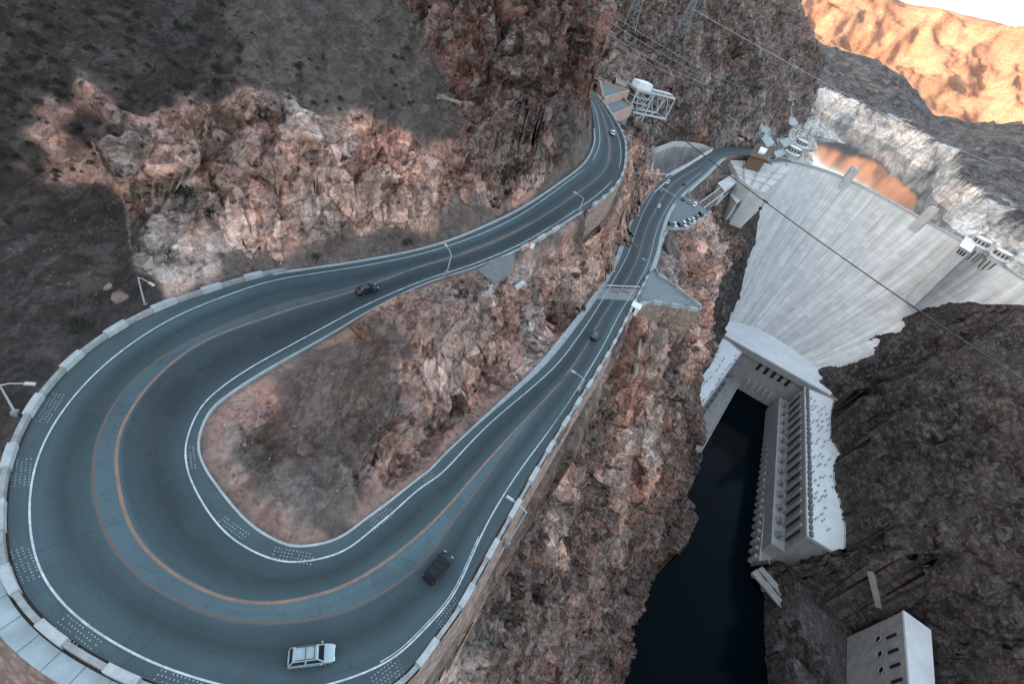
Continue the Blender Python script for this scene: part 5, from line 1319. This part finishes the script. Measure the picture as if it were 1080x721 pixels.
for k_ in (-.22, .05, .30):
    a_ = bc + (np.array(bp[3]) - bc) * .95 + (np.array(bp[2]) - np.array(bp[3])) * (k_ + .3); mb = MB(); d_ = np.array(bp[2]) - np.array(bp[3]); mb.box((*a_, bz - 4.4), (4.5, 1.6, 4), math.atan2(d_[1], d_[0])); kid(mb.build('window', M_DARK), root)
def slab_house(label, px, h, depth, mat_roof, nm='building', cat='building'):
    pp = roof_poly(px, h); c_ = np.mean(pp, 0); r_ = empty(nm, (*c_, CAM_Z - h - depth)); tag(r_, label, cat)
    mb = MB(); mb.prism([tuple(c_ + (np.array(q) - c_) * .93) for q in pp], CAM_Z - h - depth, CAM_Z - h - .5); kid(mb.build('wall', M_CONC), r_)
    mb = MB(); mb.prism(pp, CAM_Z - h - .5, CAM_Z - h); kid(mb.build('roof', mat_roof), r_)
    a_, b_ = np.array(pp[-1]), np.array(pp[-2]); d_ = b_ - a_
    for f in (.25, .5, .75):
        q = c_ + (a_ + d_ * f - c_) * .94; mb = MB(); mb.box((*q, CAM_Z - h - min(depth, 8) * .5), (np.hypot(*d_) * .12, .8, min(depth, 8) * .45), math.atan2(d_[1], d_[0])); kid(mb.build('window', M_DARK), r_)
    return r_
slab_house('pale flat roofed building at the foot of the grey cliff behind the dam', ((797, 127), (813, 136), (808, 141), (793, 133)), 84, 12, plain('weathered_roof', (.34, .37, .38), .8, var=.3, scale=.3))
slab_house('blue grey canopy building beside the brown building at the dam', ((803, 146), (813, 144), (817, 151), (809, 155)), 84, 9, plain('blue_grey_roof', (.24, .34, .38), .6, var=.3, scale=.4))
def intake(label, u, v, h, rad, top, slits=True, seed=0):
    q = P(u, v, h); r_ = empty('intake_tower', (q[0], q[1], -48)); tag(r_, label, 'tower', 'intake towers behind the dam')
    oc = lambda k_, n_=12: [(q[0] + math.cos(a) * k_, q[1] + math.sin(a) * k_) for a in np.linspace(0, 2 * math.pi, n_ + 1)[:-1]]
    mb = MB(); mb.prism(oc(rad), -75, top - 6); kid(mb.build('shaft', M_CONC), r_)
    mb = MB(); mb.prism(oc(rad * 1.12), top - 6, top - 4.6); kid(mb.build('gallery', M_ROOF), r_)
    mb = MB(); mb.prism(oc(rad * .82), top - 4.6, top); kid(mb.build('lantern', M_CONC), r_)
    mb = MB(); mb.prism(oc(rad * .9), top, top + .7); kid(mb.build('roof', M_ROOF), r_)
    ang0 = math.atan2(-q[1], -q[0])
    for k_ in range(-3, 4):
        a = ang0 + k_ * math.pi / 6 + math.pi / 12; mb = MB(); p_ = (q[0] + math.cos(a) * rad * .965, q[1] + math.sin(a) * rad * .965); mb.box((*p_, top - 14), (.9, .9, 9), a); kid(mb.build('window', M_DARK), r_)
        p_ = (q[0] + math.cos(a) * rad * .80, q[1] + math.sin(a) * rad * .80); mb = MB(); mb.box((*p_, top - 2.4), (.8, 1.4, 2.6), a); kid(mb.build('window', M_DARK), r_)
intake('white slit windowed intake tower beside the gatehouse behind the dam', 1034, 257, 84, 7.5, 12)
intake('white slit windowed intake tower nearest the right edge of the photo behind the dam', 1057, 268, 84, 7.5, 10)
intake('pale intake tower in the lake at the left end of the dam', 838, 158, 84, 7, 10)
intake('pale intake tower beside the white shore ledge past the left end of the dam', 849, 146, 80, 7, 9)
slab_house('low white gatehouse with dark openings against the dam crest beside the intake towers', ((1019, 249), (1031, 256), (1024, 266), (1012, 259)), 86, 60, M_ROOF, 'gatehouse')

for px_, h_, dp_, lab in ((((776, 143), (787, 138), (792, 143), (781, 148)), 87, 8, 'small pale building under the grey cliff beside the dam road'), (((822, 148), (831, 145), (836, 151), (827, 155)), 89, 20, 'pale square building between the canopy and the left intake towers'), (((816, 160), (826, 157), (829, 162), (819, 166)), 89, 8, 'small pale block beside the road at the left end of the crest'),
                           (((826, 128), (838, 124), (842, 130), (830, 135)), 86, 25, 'pale flat roofed block on the white ledge near the left shore'), (((757, 193), (772, 184), (779, 191), (764, 201)), 96, 14, 'pale concrete terrace block below the bridge end'), (((770, 205), (784, 196), (791, 205), (777, 214)), 104, 16, 'lower pale concrete terrace block against the dam face')):
    slab_house(lab, px_, h_, dp_, M_CONC if 'terrace' in lab else plain('weathered_roof', (.34, .37, .38), .8, var=.3, scale=.3))
# ------------------------------------------------------------------ steel: cableway gantry, pylons, cables
M_LATT = plain('pale_painted_steel', (.44, .50, .52), .5, var=.15)
g1, g2 = P(655.5, 135, 66), P(667.8, 148, 71.5)
ax = (g2 - g1)[:2]; LG_ = np.hypot(*ax); ax = ax / LG_; bk = np.array([-ax[1], ax[0]]); bk = bk if bk[1] > 0 else -bk
root = empty('steel_gantry', tuple(.5 * (g1 + g2))); tag(root, 'pale steel lattice gantry standing over the slope above the spillway', 'gantry')
hz1 = height_for(g1, 114); hz2 = height_for(g2, 124); zb = .5 * (g1[2] + hz1 + g2[2] + hz2) ; zt = zb + 11.5
Q = lambda f, b_, z: (g1[0] + ax[0] * LG_ * f + bk[0] * b_, g1[1] + ax[1] * LG_ * f + bk[1] * b_, z)
BD = 9.0; fL = 2.35
for f in (0, 1):
    for b_ in (0, BD):
        p_ = Q(f, b_, 0); zg = ground(p_[0], p_[1]); zg = min(zg, g1[2], g2[2]) - 1.5; mb = MB(); mb.bar((p_[0], p_[1], zg), (p_[0], p_[1], zt), .75, .75); kid(mb.build('leg', M_LATT), root)
for z in (zb, zt):
    for b_ in (0, BD): mb = MB(); mb.bar(Q(-.05, b_, z), Q(fL, b_, z), .7, .9); kid(mb.build('beam', M_LATT), root)
    for f in (0, 1, fL): mb = MB(); mb.bar(Q(f, 0, z), Q(f, BD, z), .6, .7); kid(mb.build('cross_beam', M_LATT), root)
for f in (fL,):
    for b_ in (0, BD): mb = MB(); mb.bar(Q(f, b_, zb), Q(f, b_, zt), .6, .6); kid(mb.build('post', M_LATT), root)
nb = 5
for b_ in (0, BD):
    for i in range(nb):
        fa, fb = fL * i / nb, fL * (i + 1) / nb; mb = MB(); mb.bar(Q(fa, b_, zb if i % 2 else zt), Q(fb, b_, zt if i % 2 else zb), .32, .32); kid(mb.build('brace', M_LATT), root)
for f in (0, 1):
    mb = MB(); zl = max(g1[2], g2[2]) + 1; mb.bar(Q(f, 0, zl), Q(f, BD, zb), .32, .32); kid(mb.build('brace', M_LATT), root)
mb = MB(); mb.bar(Q(0, 0, g1[2] + 2), Q(1, 0, zb), .3, .3); kid(mb.build('brace', M_LATT), root)
for i in range(4): mb = MB(); mb.box(Q(.5, BD / 2, zb + 1.6 + i * 2.9), (LG_ * .95, BD * .9, .3), math.atan2(ax[1], ax[0])); kid(mb.build('platform', M_LATT), root)
mb = MB(); mb.box(Q(.45, BD / 2, zt + 1.8), (LG_ * .8, BD * .7, 3.4), math.atan2(ax[1], ax[0])); kid(mb.build('cabin', M_ROOF), root)
mb = MB(); mb.box(Q(1.7, BD / 2, zt + .75), (LG_ * 1.3, BD * .35, .5), math.atan2(ax[1], ax[0])); kid(mb.build('walkway', M_LATT), root)
def pylon(q, hgt, w0, ang, label, dark=False):
    m_ = plain('weathered_steel', (.20, .215, .22), .6, var=.2); r_ = empty('pylon', tuple(q), ang); tag(r_, label, 'pylon', 'steel pylons on the slope'); w1 = w0 * .22
    X_ = lambda sx_, sy_, z: ((w0 + (w1 - w0) * min(z / (hgt * .8), 1)) * .5 * sx_, (w0 + (w1 - w0) * min(z / (hgt * .8), 1)) * .5 * sy_, z)
    for sx_, sy_ in ((-1, -1), (1, -1), (1, 1), (-1, 1)):
        mb = MB(); mb.bar(X_(sx_, sy_, -1.5), X_(sx_, sy_, hgt * .8), .38, .38); mb.bar(X_(sx_, sy_, hgt * .8), X_(sx_, sy_, hgt), .3, .3); mb.build('leg', m_, r_)
    lv = np.linspace(0, hgt * .95, 8)
    for a, b_ in zip(lv[:-1], lv[1:]):
        mb = MB()
        for (p_, q_) in (((-1, -1), (1, -1)), ((1, -1), (1, 1)), ((1, 1), (-1, 1)), ((-1, 1), (-1, -1))):
            mb.bar(X_(*p_, a), X_(*q_, b_), .2, .2); mb.bar(X_(*q_, a), X_(*p_, b_), .2, .2); mb.bar(X_(*p_, b_), X_(*q_, b_), .2, .2)
        mb.build('lattice', m_, r_)
    for z, L_ in ((hgt * .72, 7), (hgt * .84, 6), (hgt * .96, 5)):
        mb = MB(); mb.bar((-L_, 0, z), (L_, 0, z), .35, .5); mb.bar((-L_, 0, z), (0, 0, z + 1.6), .18, .18); mb.bar((L_, 0, z), (0, 0, z + 1.6), .18, .18); mb.build('cross_arm', m_, r_)
    return r_
q, _ = hit(661, 27); q2, _ = hit(716, 37)
pylon(np.array(q), 34, 8.5, .5, 'white lattice pylon high on the rock slope above the steel gantry')
pylon(np.array(q2), 34, 8.0, .2, 'grey lattice pylon on the cliff to the right of the white one')
M_CABLE = plain('dark_cable', (.03, .032, .034), .5, var=.1); M_WIRE = plain('power_wire', (.30, .30, .30), .5, metal=.4, var=.1)
def cable(name, label, a, b_, rad, sag, mat, cat, group=None, n_=40):
    a, b_ = np.array(a), np.array(b_); pts = [a + (b_ - a) * f - np.array([0, 0, 4 * sag * f * (1 - f)]) for f in np.linspace(0, 1, n_)]; mb = MB(); mb.tube(pts, rad, 6); o = mb.build(name, mat, smooth=True); tag(o, label, cat, group); return pts
cpts = cable('cableway_cable', 'thick dark cable hanging across the gorge in front of the dam', PD(690, 122, 430), PD(1150, 447, 330), .34, 4, M_CABLE, 'cable')
W_LAB = 'thin grey power line crossing above the red crag towards the steel gantry'
for (u0, v0), (u1, v1), d0_, d1_ in (((556, -12), (735, 90), 235, 430), ((566, -14), (742, 88), 238, 430), ((590, -12), (770, 92), 250, 440), ((603, -14), (782, 92), 255, 440)):
    cable('power_line', W_LAB, PD(u0, v0, d0_), PD(u1, v1, d1_), .085, 2.5, M_WIRE, 'power line', 'power lines over the crag')
for (u0, v0), (u1, v1) in (((548, 24), (668, 112)), ((556, 18), (674, 108))):
    cable('power_line', 'thin grey wire running low across the face of the red crag', PD(u0, v0, 200), PD(u1, v1, 300), .06, 1.5, M_WIRE, 'power line', 'wires low over the crag')
cable('power_line', 'long pale power line sweeping past the tall grey cliff and over the lake', PD(700, -8, 480), PD(1060, 178, 1100), .30, 6, M_WIRE, 'power line')
# the trolley that hangs on the cable
d_ = to_px(np.array(cpts)); j = int(np.argmin(np.abs(d_[:, 0] - 803))); q = cpts[j]
root = empty('cable_trolley', tuple(q)); tag(root, 'small dark trolley hanging on the thick cable in front of the dam', 'trolley')
dr = cpts[j + 1] - cpts[j - 1]; aa = math.atan2(dr[1], dr[0])
mb = MB(); mb.box((0, 0, .45), (4.2, .7, .7), aa); mb.build('carriage', M_CABLE, root)
for s_ in (-1.3, 1.3): mb = MB(); mb.tube([(math.cos(aa) * s_ + .3 * math.sin(aa), math.sin(aa) * s_ - .3 * math.cos(aa), .3), (math.cos(aa) * s_ - .3 * math.sin(aa), math.sin(aa) * s_ + .3 * math.cos(aa), .3)], .5, 12); mb.build('wheel', M_GEAR, root)
mb = MB(); mb.bar((0, 0, 0), (0, 0, -4.2), .3, .3); mb.box((0, 0, -5), (1.7, 1.4, 1.9), aa); mb.build('hook_block', M_CABLE, root)

# ------------------------------------------------------------------ decks at the end of the upper road
for lab, px, h in (('upper pinkish concrete deck with a hut behind the end of the upper road', ((632, 87), (663, 97), (636, 105)), 46.5), ('lower pinkish concrete deck between the end of the upper road and the steel gantry', ((638, 110), (656.5, 104.5), (667, 113.5), (644.5, 123.5)), 49)):
    pp = [P(u, v, h) for u, v in px]; c_ = np.mean(pp, 0); r_ = empty('parking_deck', tuple(c_)); tag(r_, lab, 'deck')
    mb = MB(); mb.prism([tuple(q[:2]) for q in pp], CAM_Z - h - 14, CAM_Z - h); kid(mb.build('slab', M_LOT), r_)
    loop = resample(np.vstack([pp, pp[:1]]), 1.5); kid(wall_mesh(loop, .9, -4.5, 1.0).build('parapet', plain('pink_concrete', (.36, .25, .21), .85, var=.25, scale=.3)), r_)
M_HUT = plain('pink_plaster', (.30, .20, .17), .85, var=.3, scale=.5)
pp = [P(u, v, 44.5) for u, v in ((651, 80), (663, 83.5), (660, 91), (649.5, 87))]; c_ = np.mean(pp, 0); r_ = empty('hut', (c_[0], c_[1], CAM_Z - 47)); tag(r_, 'small pinkish roofless hut at the back of the upper deck', 'hut')
mb = MB(); mb.prism([tuple(q[:2]) for q in pp], CAM_Z - 56, CAM_Z - 44.5); kid(mb.build('wall', M_HUT), r_)
kid(wall_mesh(resample(np.vstack([pp, pp[:1]]), 1), .5, -.2, .8).build('parapet', M_BLOCK2), r_)
d_ = pp[3] - pp[2]; q = .5 * (pp[3] + pp[2]); mb = MB(); mb.box((q[0], q[1], CAM_Z - 48.5), (2.2, 1.2, 3.2), math.atan2(d_[1], d_[0])); kid(mb.build('door', M_DARK), r_)

# ------------------------------------------------------------------ barrier, kiosk, small things near the lower road
i = SO(32.8); ctr = mid[i]; dr = mid[i + 3] - mid[i - 3]; aa = math.atan2(dr[1], dr[0]); ac = Ic[i] - Oc[i]; ac = ac / np.hypot(*ac[:2])
root = empty('vehicle_barrier', tuple(ctr + [0, 0, .02])); tag(root, 'security vehicle barrier with two reddish plates across the lower road', 'barrier')
M_PLATE = plain('reddish_plate', (.20, .125, .105), .7, var=.35)
for tq in (.33, .63):
    q = RP(i, tq) - ctr; mb = MB(); mb.box((q[0], q[1], .06), (2.6, 2.9, .10), aa); pl_ = mb.build('plate', M_PLATE, root)
    mb = MB(); ring = [(q[0] + math.cos(a) * 1.7, q[1] + math.sin(a) * 1.9, .09) for a in np.linspace(0, 2 * math.pi, 21)]; mb.tube(ring, .13, 6, caps=False); mb.build('plate_rim', M_KERB, pl_)
for tq in (.02, .48, .97):
    for s_ in (-3.2, 3.2):
        q = RP(i, tq) - ctr + np.array([math.cos(aa), math.sin(aa), 0]) * s_; mb = MB(); mb.tube([(q[0], q[1], -.2), (q[0], q[1], 1.25)], [.18, .16], 10); mb.build('post', M_BLOCK2, root)
for a_, b_ in ((.03, .46), (.50, .96)):
    s_ = 3.2; o_ = np.array([math.cos(aa), math.sin(aa), 0]) * s_; q, q2 = RP(i, a_) - ctr + o_, RP(i, b_) - ctr + o_; mb = MB(); mb.bar((q[0], q[1], 1.05), (q2[0], q2[1], 1.05), .16, .2); mb.build('arm', M_ROOF, root)
q, _ = hit(668, 328); r_ = empty('kiosk', tuple(q), aa); tag(r_, 'small white kiosk on the slope below the paved terrace wall', 'kiosk')
mb = MB(); mb.box((0, 0, .9), (3.0, 2.6, 2.8)); mb.build('wall', M_ROOF, r_); mb = MB(); mb.box((0, 0, 2.42), (3.5, 3.1, .24)); mb.build('roof', M_ROOF, r_); mb = MB(); mb.box((-1.52, .3, .9), (.1, .9, 1.9)); mb.build('door', M_DARK, r_)
tr_ = []
for u, v in ((667, 402), (669, 391), (671.5, 380), (669, 369), (675, 357.5), (683, 363)):
    q, _ = hit(u, v); tr_.append(np.array(q))
tr_ = smooth_arr(resample(np.array(tr_), .7), 2); tr_[:, 2] = [ground(a, b_) for a, b_ in tr_[:, :2]]; tr_[:, 2] = smooth_arr(tr_[:, 2:3], 4)[:, 0]
o = wall_mesh(tr_, 1.1, -2.5, .75).build('path_wall', plain('pale_rubble', (.33, .285, .255), .9, var=.35, scale=1.2)); tag(o, 'zigzag pale stone path wall on the ledge below the lower road', 'wall')
i, tq = near_road(556, 261, 56); q = P(556.5, 260, 56.2)
r_ = empty('traffic_barrel', (q[0], q[1], CAM_Z - 56.4)); tag(r_, 'orange traffic barrel at the edge of the upper road by the pullout', 'barrel')
mb = MB(); mb.tube([(0, 0, -.4), (0, 0, .5), (0, 0, 1.25)], [.48, .44, .36], 16); mb.build('drum', plain('safety_orange', (.62, .13, .04), .5, var=.1), r_, smooth=True)
for z in (.35, .8): mb = MB(); mb.tube([(0, 0, z), (0, 0, z + .2)], [.47, .455], 16); mb.build('stripe', M_ROOF, r_)
q = P(560, 263, 56.4); r_ = empty('marker_board', (q[0], q[1], CAM_Z - 56.6), .5); tag(r_, 'white marker board standing next to the orange barrel', 'sign')
mb = MB(); mb.tube([(0, 0, -.5), (0, 0, 1.6)], .07, 8); mb.build('post', M_POLE, r_); mb = MB(); mb.box((0, -.1, 1.2), (1.0, .08, 1.4)); mb.build('board', M_ROOF, r_)
q = Oc[SO(20)] + (Oc[SO(20)] - Ic[SO(20)]) / wid[SO(20)] * 1.5; r_ = empty('utility_box', tuple(q), .9); tag(r_, 'white utility box on a plinth behind the guard wall of the hairpin', 'utility box')
mb = MB(); mb.box((0, 0, .3), (1.2, .8, .5)); mb.build('plinth', M_BLOCK, r_); mb = MB(); mb.box((0, 0, .95), (1.05, .62, .85)); mb.build('cabinet', M_ROOF, r_); mb = MB(); mb.box((0, 0, 1.42), (1.2, .75, .1)); mb.build('lid', M_ROOF, r_)
q0, _ = hit(543, 305); q1, _ = hit(552, 299)
mb = MB(); mb.bar((q0.x, q0.y, q0.z + .3), (q1.x, q1.y, q1.z + .3), .9, 1.0); o = mb.build('culvert', M_CONC); tag(o, 'short pale concrete culvert wall among the island rocks below the pullout', 'culvert')
q0, _ = hit(457, 102); q1, _ = hit(490, 111)
L_ = resample(np.array([q0, q1]), 1.0); L_[:, 2] = [ground(a, b_) for a, b_ in L_[:, :2]]; L_ = smooth_arr(L_, 3); o = wall_mesh(L_, .6, -1.5, .8).build('rubble_wall', M_STONE); tag(o, 'short dry stone wall on the grey slope beside the red crag', 'wall')
# inclined track below the car park
a_, b_ = P(733, 222, 96), P(772, 193, 97); r_ = empty('inclined_track', tuple(.5 * (a_ + b_))); tag(r_, 'inclined steel track crossing the rocks between the car park and the dam', 'track'); dd_ = (b_ - a_); pn_ = np.array([-dd_[1], dd_[0], 0]) / np.hypot(*dd_[:2])
for s_ in (-2.4, 2.4): mb = MB(); mb.bar(a_ + pn_ * s_, b_ + pn_ * s_, .45, .6); kid(mb.build('rail', M_LATT), r_)
for f in np.linspace(.03, .97, 14): mb = MB(); q = a_ + dd_ * f; mb.bar(q - pn_ * 2.6, q + pn_ * 2.6, .4, .3); kid(mb.build('sleeper', M_CONC2), r_)
for f in (.1, .35, .6, .85): mb = MB(); q = a_ + dd_ * f; zg = min(ground(q[0], q[1]), q[2] - 1); mb.bar((q[0], q[1], zg - 1), tuple(q), .7, .7); kid(mb.build('post', M_CONC2), r_)
# landing by the river and the ramp wall above the valve house
a_, b_ = P(799, 600, 263), P(840, 648, 260); r_ = empty('landing_ramp', tuple(.5 * (a_ + b_))); tag(r_, 'dark concrete ramp leading down to the water from the end of the far wing', 'ramp'); dd_ = b_ - a_; pn_ = np.array([-dd_[1], dd_[0], 0]) / np.hypot(*dd_[:2])
for s_, w_ in ((-5, 4.2), (2, 3.4)): mb = MB(); mb.bar(a_ + pn_ * s_, b_ + pn_ * s_, w_, 1.2); kid(mb.build('slab', M_CONC2), r_)
for s_ in (-7.2, -2.8, 3.9): mb = MB(); mb.bar(a_ + pn_ * s_ + [0, 0, .9], b_ + pn_ * s_ + [0, 0, .9], .35, .9); kid(mb.build('kerb_wall', M_CONC), r_)
for f in (.05, .35, .65, .95): mb = MB(); q = a_ + dd_ * f; mb.bar((q[0], q[1], -184), tuple(q - [0, 0, .6]), 3, 3); kid(mb.build('pier', M_CONC2), r_)
for k_, (u, v) in enumerate(((843, 646), (846, 649))):
    q = P(u, v, 259); mb = MB(); mb.box((q[0], q[1], CAM_Z - 258.3), (2.4, 2.0, 1.8), .5); mb.box((q[0], q[1], CAM_Z - 257.3), (2.6, 2.2, .2), .5); o = mb.build('crate', M_ROOF); tag(o, 'pale crate at the foot of the landing ramp, the one %s the water' % ('closer to', 'away from')[k_], 'crate')
a_, b_ = [np.array(hit(*q_)[0]) + [0, 0, 2.0] for q_ in ((917, 603), (926, 640))]; r_ = empty('ramp_wall', tuple(.5 * (a_ + b_))); tag(r_, 'narrow sloping concrete wall running up to the valve house', 'wall')
mb = MB(); mb.bar(a_ - [0, 0, 1.2], b_ - [0, 0, 1.2], 2.0, 3.0); kid(mb.build('wall', M_CONC2), r_); dd_ = b_ - a_; pn_ = np.array([-dd_[1], dd_[0], 0]) / np.hypot(*dd_[:2])
mb = MB(); mb.bar(a_ + [0, 0, .3] + pn_ * .9, b_ + [0, 0, .3] + pn_ * .9, .3, .6); kid(mb.build('rail', M_CONC), r_)

# ------------------------------------------------------------------ shrubs and fallen rocks
M_LEAF = None
k = NT('desert_leaf'); oi = k.n('ShaderNodeObjectInfo').outputs['Random']; k.color(k.mix(oi, (.020, .024, .016), (.042, .044, .030)), .9); M_LEAF = k.m
M_TWIG = plain('twig_bark', (.06, .05, .042), .9)
def shrub_mesh(seed):
    rg = random.Random(seed); mb = MB(); lv = MB()
    for _ in range(9):
        a = rg.uniform(0, 6.28); e = rg.uniform(.35, 1.3); L_ = rg.uniform(.5, .95); mb.tube([(0, 0, -.1), (math.cos(a) * math.cos(e) * L_ * .5, math.sin(a) * math.cos(e) * L_ * .5, math.sin(e) * L_ * .45), (math.cos(a) * math.cos(e) * L_, math.sin(a) * math.cos(e) * L_, math.sin(e) * L_ * .85)], [.04, .025, .01], 4)
    for _ in range(330):
        a = rg.uniform(0, 6.28); z = rg.uniform(-.1, 1); rr = rg.uniform(.35, 1) ** .6 * math.sqrt(max(0, 1 - z * z * .8)) * (.75 + .25 * math.sin(a * 3 + seed)); c_ = Vector((math.cos(a) * rr, math.sin(a) * rr, max(z, .02) * .85)); d_ = Vector((rg.uniform(-1, 1), rg.uniform(-1, 1), rg.uniform(-.2, 1))).normalized(); e_ = d_.cross(Vector((rg.uniform(-1, 1), rg.uniform(-1, 1), rg.uniform(-1, 1)))).normalized(); L_ = rg.uniform(.09, .19)
        lv.add([c_, c_ + e_ * L_ * .4 + d_ * L_ * .5, c_ + d_ * L_ * 1.3, c_ - e_ * L_ * .4 + d_ * L_ * .5], [(0, 1, 2, 3)])
    return mb, lv
sproto = []
def shrub(q, size, label, group=None):
    j = rnd_.randrange(3)
    while len(sproto) <= j:
        a_, b_ = shrub_mesh(len(sproto) + 3); r_ = empty('shrub'); f_ = b_.build('foliage', M_LEAF, r_, fix=False); a_.build('stem', M_TWIG, r_); sproto.append([r_, False])
    pr = sproto[j]; o = pr[0] if not pr[1] else copy_tree(pr[0]); pr[1] = True
    o.location = q; o.rotation_euler = (0, 0, rnd_.uniform(0, 6.28)); o.scale = (size, size, size * rnd_.uniform(.7, .95)); tag(o, label, 'shrub', group)
rnd_ = random.Random(11)
for u, v, s_, lab in ((196, 206, 2.3, 'big round dark shrub alone in the middle of the pink rock bank'), (430, 257, 1.6, 'dark round shrub on the verge of the upper road by the rock bank'), (86, 345, 1.9, 'dark bush in the brown hollow outside the guard wall'), (158, 204, .9, 'small dark shrub to the left of the big round one on the rock bank'), (236, 217, .9, 'small dark shrub to the right of the big round one on the rock bank'),
                      (188, 91, 1.8, 'dark shrub alone in the middle of the grey gravel slope'), (607, 292, 1.7, 'dark bush in the gully between the two roads'), (614, 279, 1.5, 'dark bush higher in the gully between the two roads'), (698, 262, 1.7, 'dark bush against the wall between lower road and terrace'), (333, 272, 1.2, 'dark shrub on the verge where the guard wall ends')):
    q, nn_ = hit(u, v)
    if q is not None: shrub(q, s_, lab)
cnt = 0
for _ in range(3000):
    if cnt >= 260: break
    u, v = rnd_.uniform(0, 560), rnd_.uniform(0, 200)
    if v > 120 + .0 * u and u > 110: continue
    if 430 < u and v < 90: continue
    q, nn_ = hit(u, v)
    if q is None or nn_.z < .55: continue
    if vnoise(np.array([[q.x / 14, q.y / 14, 0.]]), 77)[0] < -.05 + .5 * rnd_.random() - .25: continue
    shrub(q, rnd_.uniform(.3, 1.0) ** 1.5 * 1.1, 'small dark desert shrub scattered over the grey gravel slope', 'shrubs on the gravel slope'); cnt += 1
def boulder(q, s_, label, group, seed, mat):
    bm = bmesh.new(); bmesh.ops.create_icosphere(bm, subdivisions=3, radius=1.0); rg = np.random.RandomState(seed); pl = rg.normal(size=(16, 3)); pl /= np.linalg.norm(pl, axis=1)[:, None]; of = rg.uniform(.45, .8, 16)
    for vv in bm.verts:
        p_ = np.array(vv.co)
        for n_, o_ in zip(pl, of):
            e_ = p_ @ n_ - o_
            if e_ > 0: p_ = p_ - n_ * e_ * .9
        vv.co = p_ * np.array([1.2, .9, .75])
    me = bpy.data.meshes.new('boulder'); bm.to_mesh(me); bm.free(); me.materials.append(mat); o = bpy.data.objects.new('boulder', me); COL.objects.link(o); o.location = q; o.scale = (s_,) * 3; o.rotation_euler = (rg.uniform(-.3, .3), rg.uniform(-.3, .3), rg.uniform(0, 6)); tag(o, label, 'boulder', group)
M_BOUL = plain('boulder_rock', (.19, .145, .125), .9, var=.4, scale=1.4, bump=.5); M_BOUL2 = plain('grey_boulder_rock', (.12, .108, .10), .9, var=.4, scale=1.4, bump=.5)
for n_, (u, v, s_, lab) in enumerate(((127, 313, 1.5, 'pale rounded boulder at the foot of the bank near the tall lamp'), (113, 303, 1.0, 'smaller pale boulder just above the rounded one near the tall lamp'), (332, 273, .8, 'grey boulder on the verge near the end of the guard wall'), (341, 275, .6, 'small grey boulder beside the other on the verge near the end of the guard wall'))):
    q, _ = hit(u, v)
    if q is not None: boulder(q, s_, lab, None, n_ + 50, M_BOUL if n_ < 2 else M_BOUL2)
cnt = 0
for _ in range(500):
    if cnt >= 60: break
    u, v = rnd_.uniform(225, 400), rnd_.uniform(380, 560); q, nn_ = hit(u, v)
    if q is None or nn_.z < .6: continue
    i = int(np.argmin(np.hypot(mid[:, 0] - q.x, mid[:, 1] - q.y)))
    if np.hypot(q.x - mid[i, 0], q.y - mid[i, 1]) < wid[i] * .5 + 1: continue
    boulder(q, rnd_.uniform(.12, .42), 'small loose stone lying on the gravel inside the hairpin', 'loose stones inside the hairpin', 100 + cnt, M_BOUL if rnd_.random() < .4 else M_BOUL2); cnt += 1

# ------------------------------------------------------------------ light
                             # elevation; azimuth (from +Y towards +X) the light travels to
wd = bpy.data.worlds.new('World'); SC.world = wd; wd.use_nodes = True; nt = wd.node_tree; nt.nodes.clear()
sky = nt.nodes.new('ShaderNodeTexSky'); sky.sky_type = 'NISHITA'; sky.sun_disc = False; sky.sun_elevation = R(SUN_EL)
sky.sun_rotation = R(SUN_TO + 180); sky.air_density = 1.0; sky.dust_density = 2.0; sky.ozone_density = 1.0
bg = nt.nodes.new('ShaderNodeBackground'); bg.inputs[1].default_value = .15; wo = nt.nodes.new('ShaderNodeOutputWorld')
hs = nt.nodes.new('ShaderNodeHueSaturation'); hs.inputs['Saturation'].default_value = .60; nt.links.new(sky.outputs[0], hs.inputs['Color']); nt.links.new(hs.outputs[0], bg.inputs[0]); nt.links.new(bg.outputs[0], wo.inputs[0])
sd = bpy.data.lights.new('sun', 'SUN'); sd.energy = 2.2; sd.angle = R(.5); sd.color = (1, .68, .44)
so = bpy.data.objects.new('sun', sd); COL.objects.link(so)
tr = Vector((math.sin(R(SUN_TO)) * math.cos(R(SUN_EL)), math.cos(R(SUN_TO)) * math.cos(R(SUN_EL)), -math.sin(R(SUN_EL))))
so.rotation_euler = tr.to_track_quat('-Z', 'Y').to_euler(); so.location = (0, 0, 600)
SC.view_settings.view_transform = 'Standard'; SC.view_settings.look = 'None'; SC.view_settings.exposure = 2.88; SC.view_settings.gamma = 1
SC.render.engine = 'CYCLES'
try:
    SC.cycles.use_denoising = True; SC.cycles.max_bounces = 5; SC.cycles.diffuse_bounces = 1
except Exception: pass
print('script %.1fs' % (time.time() - T0))
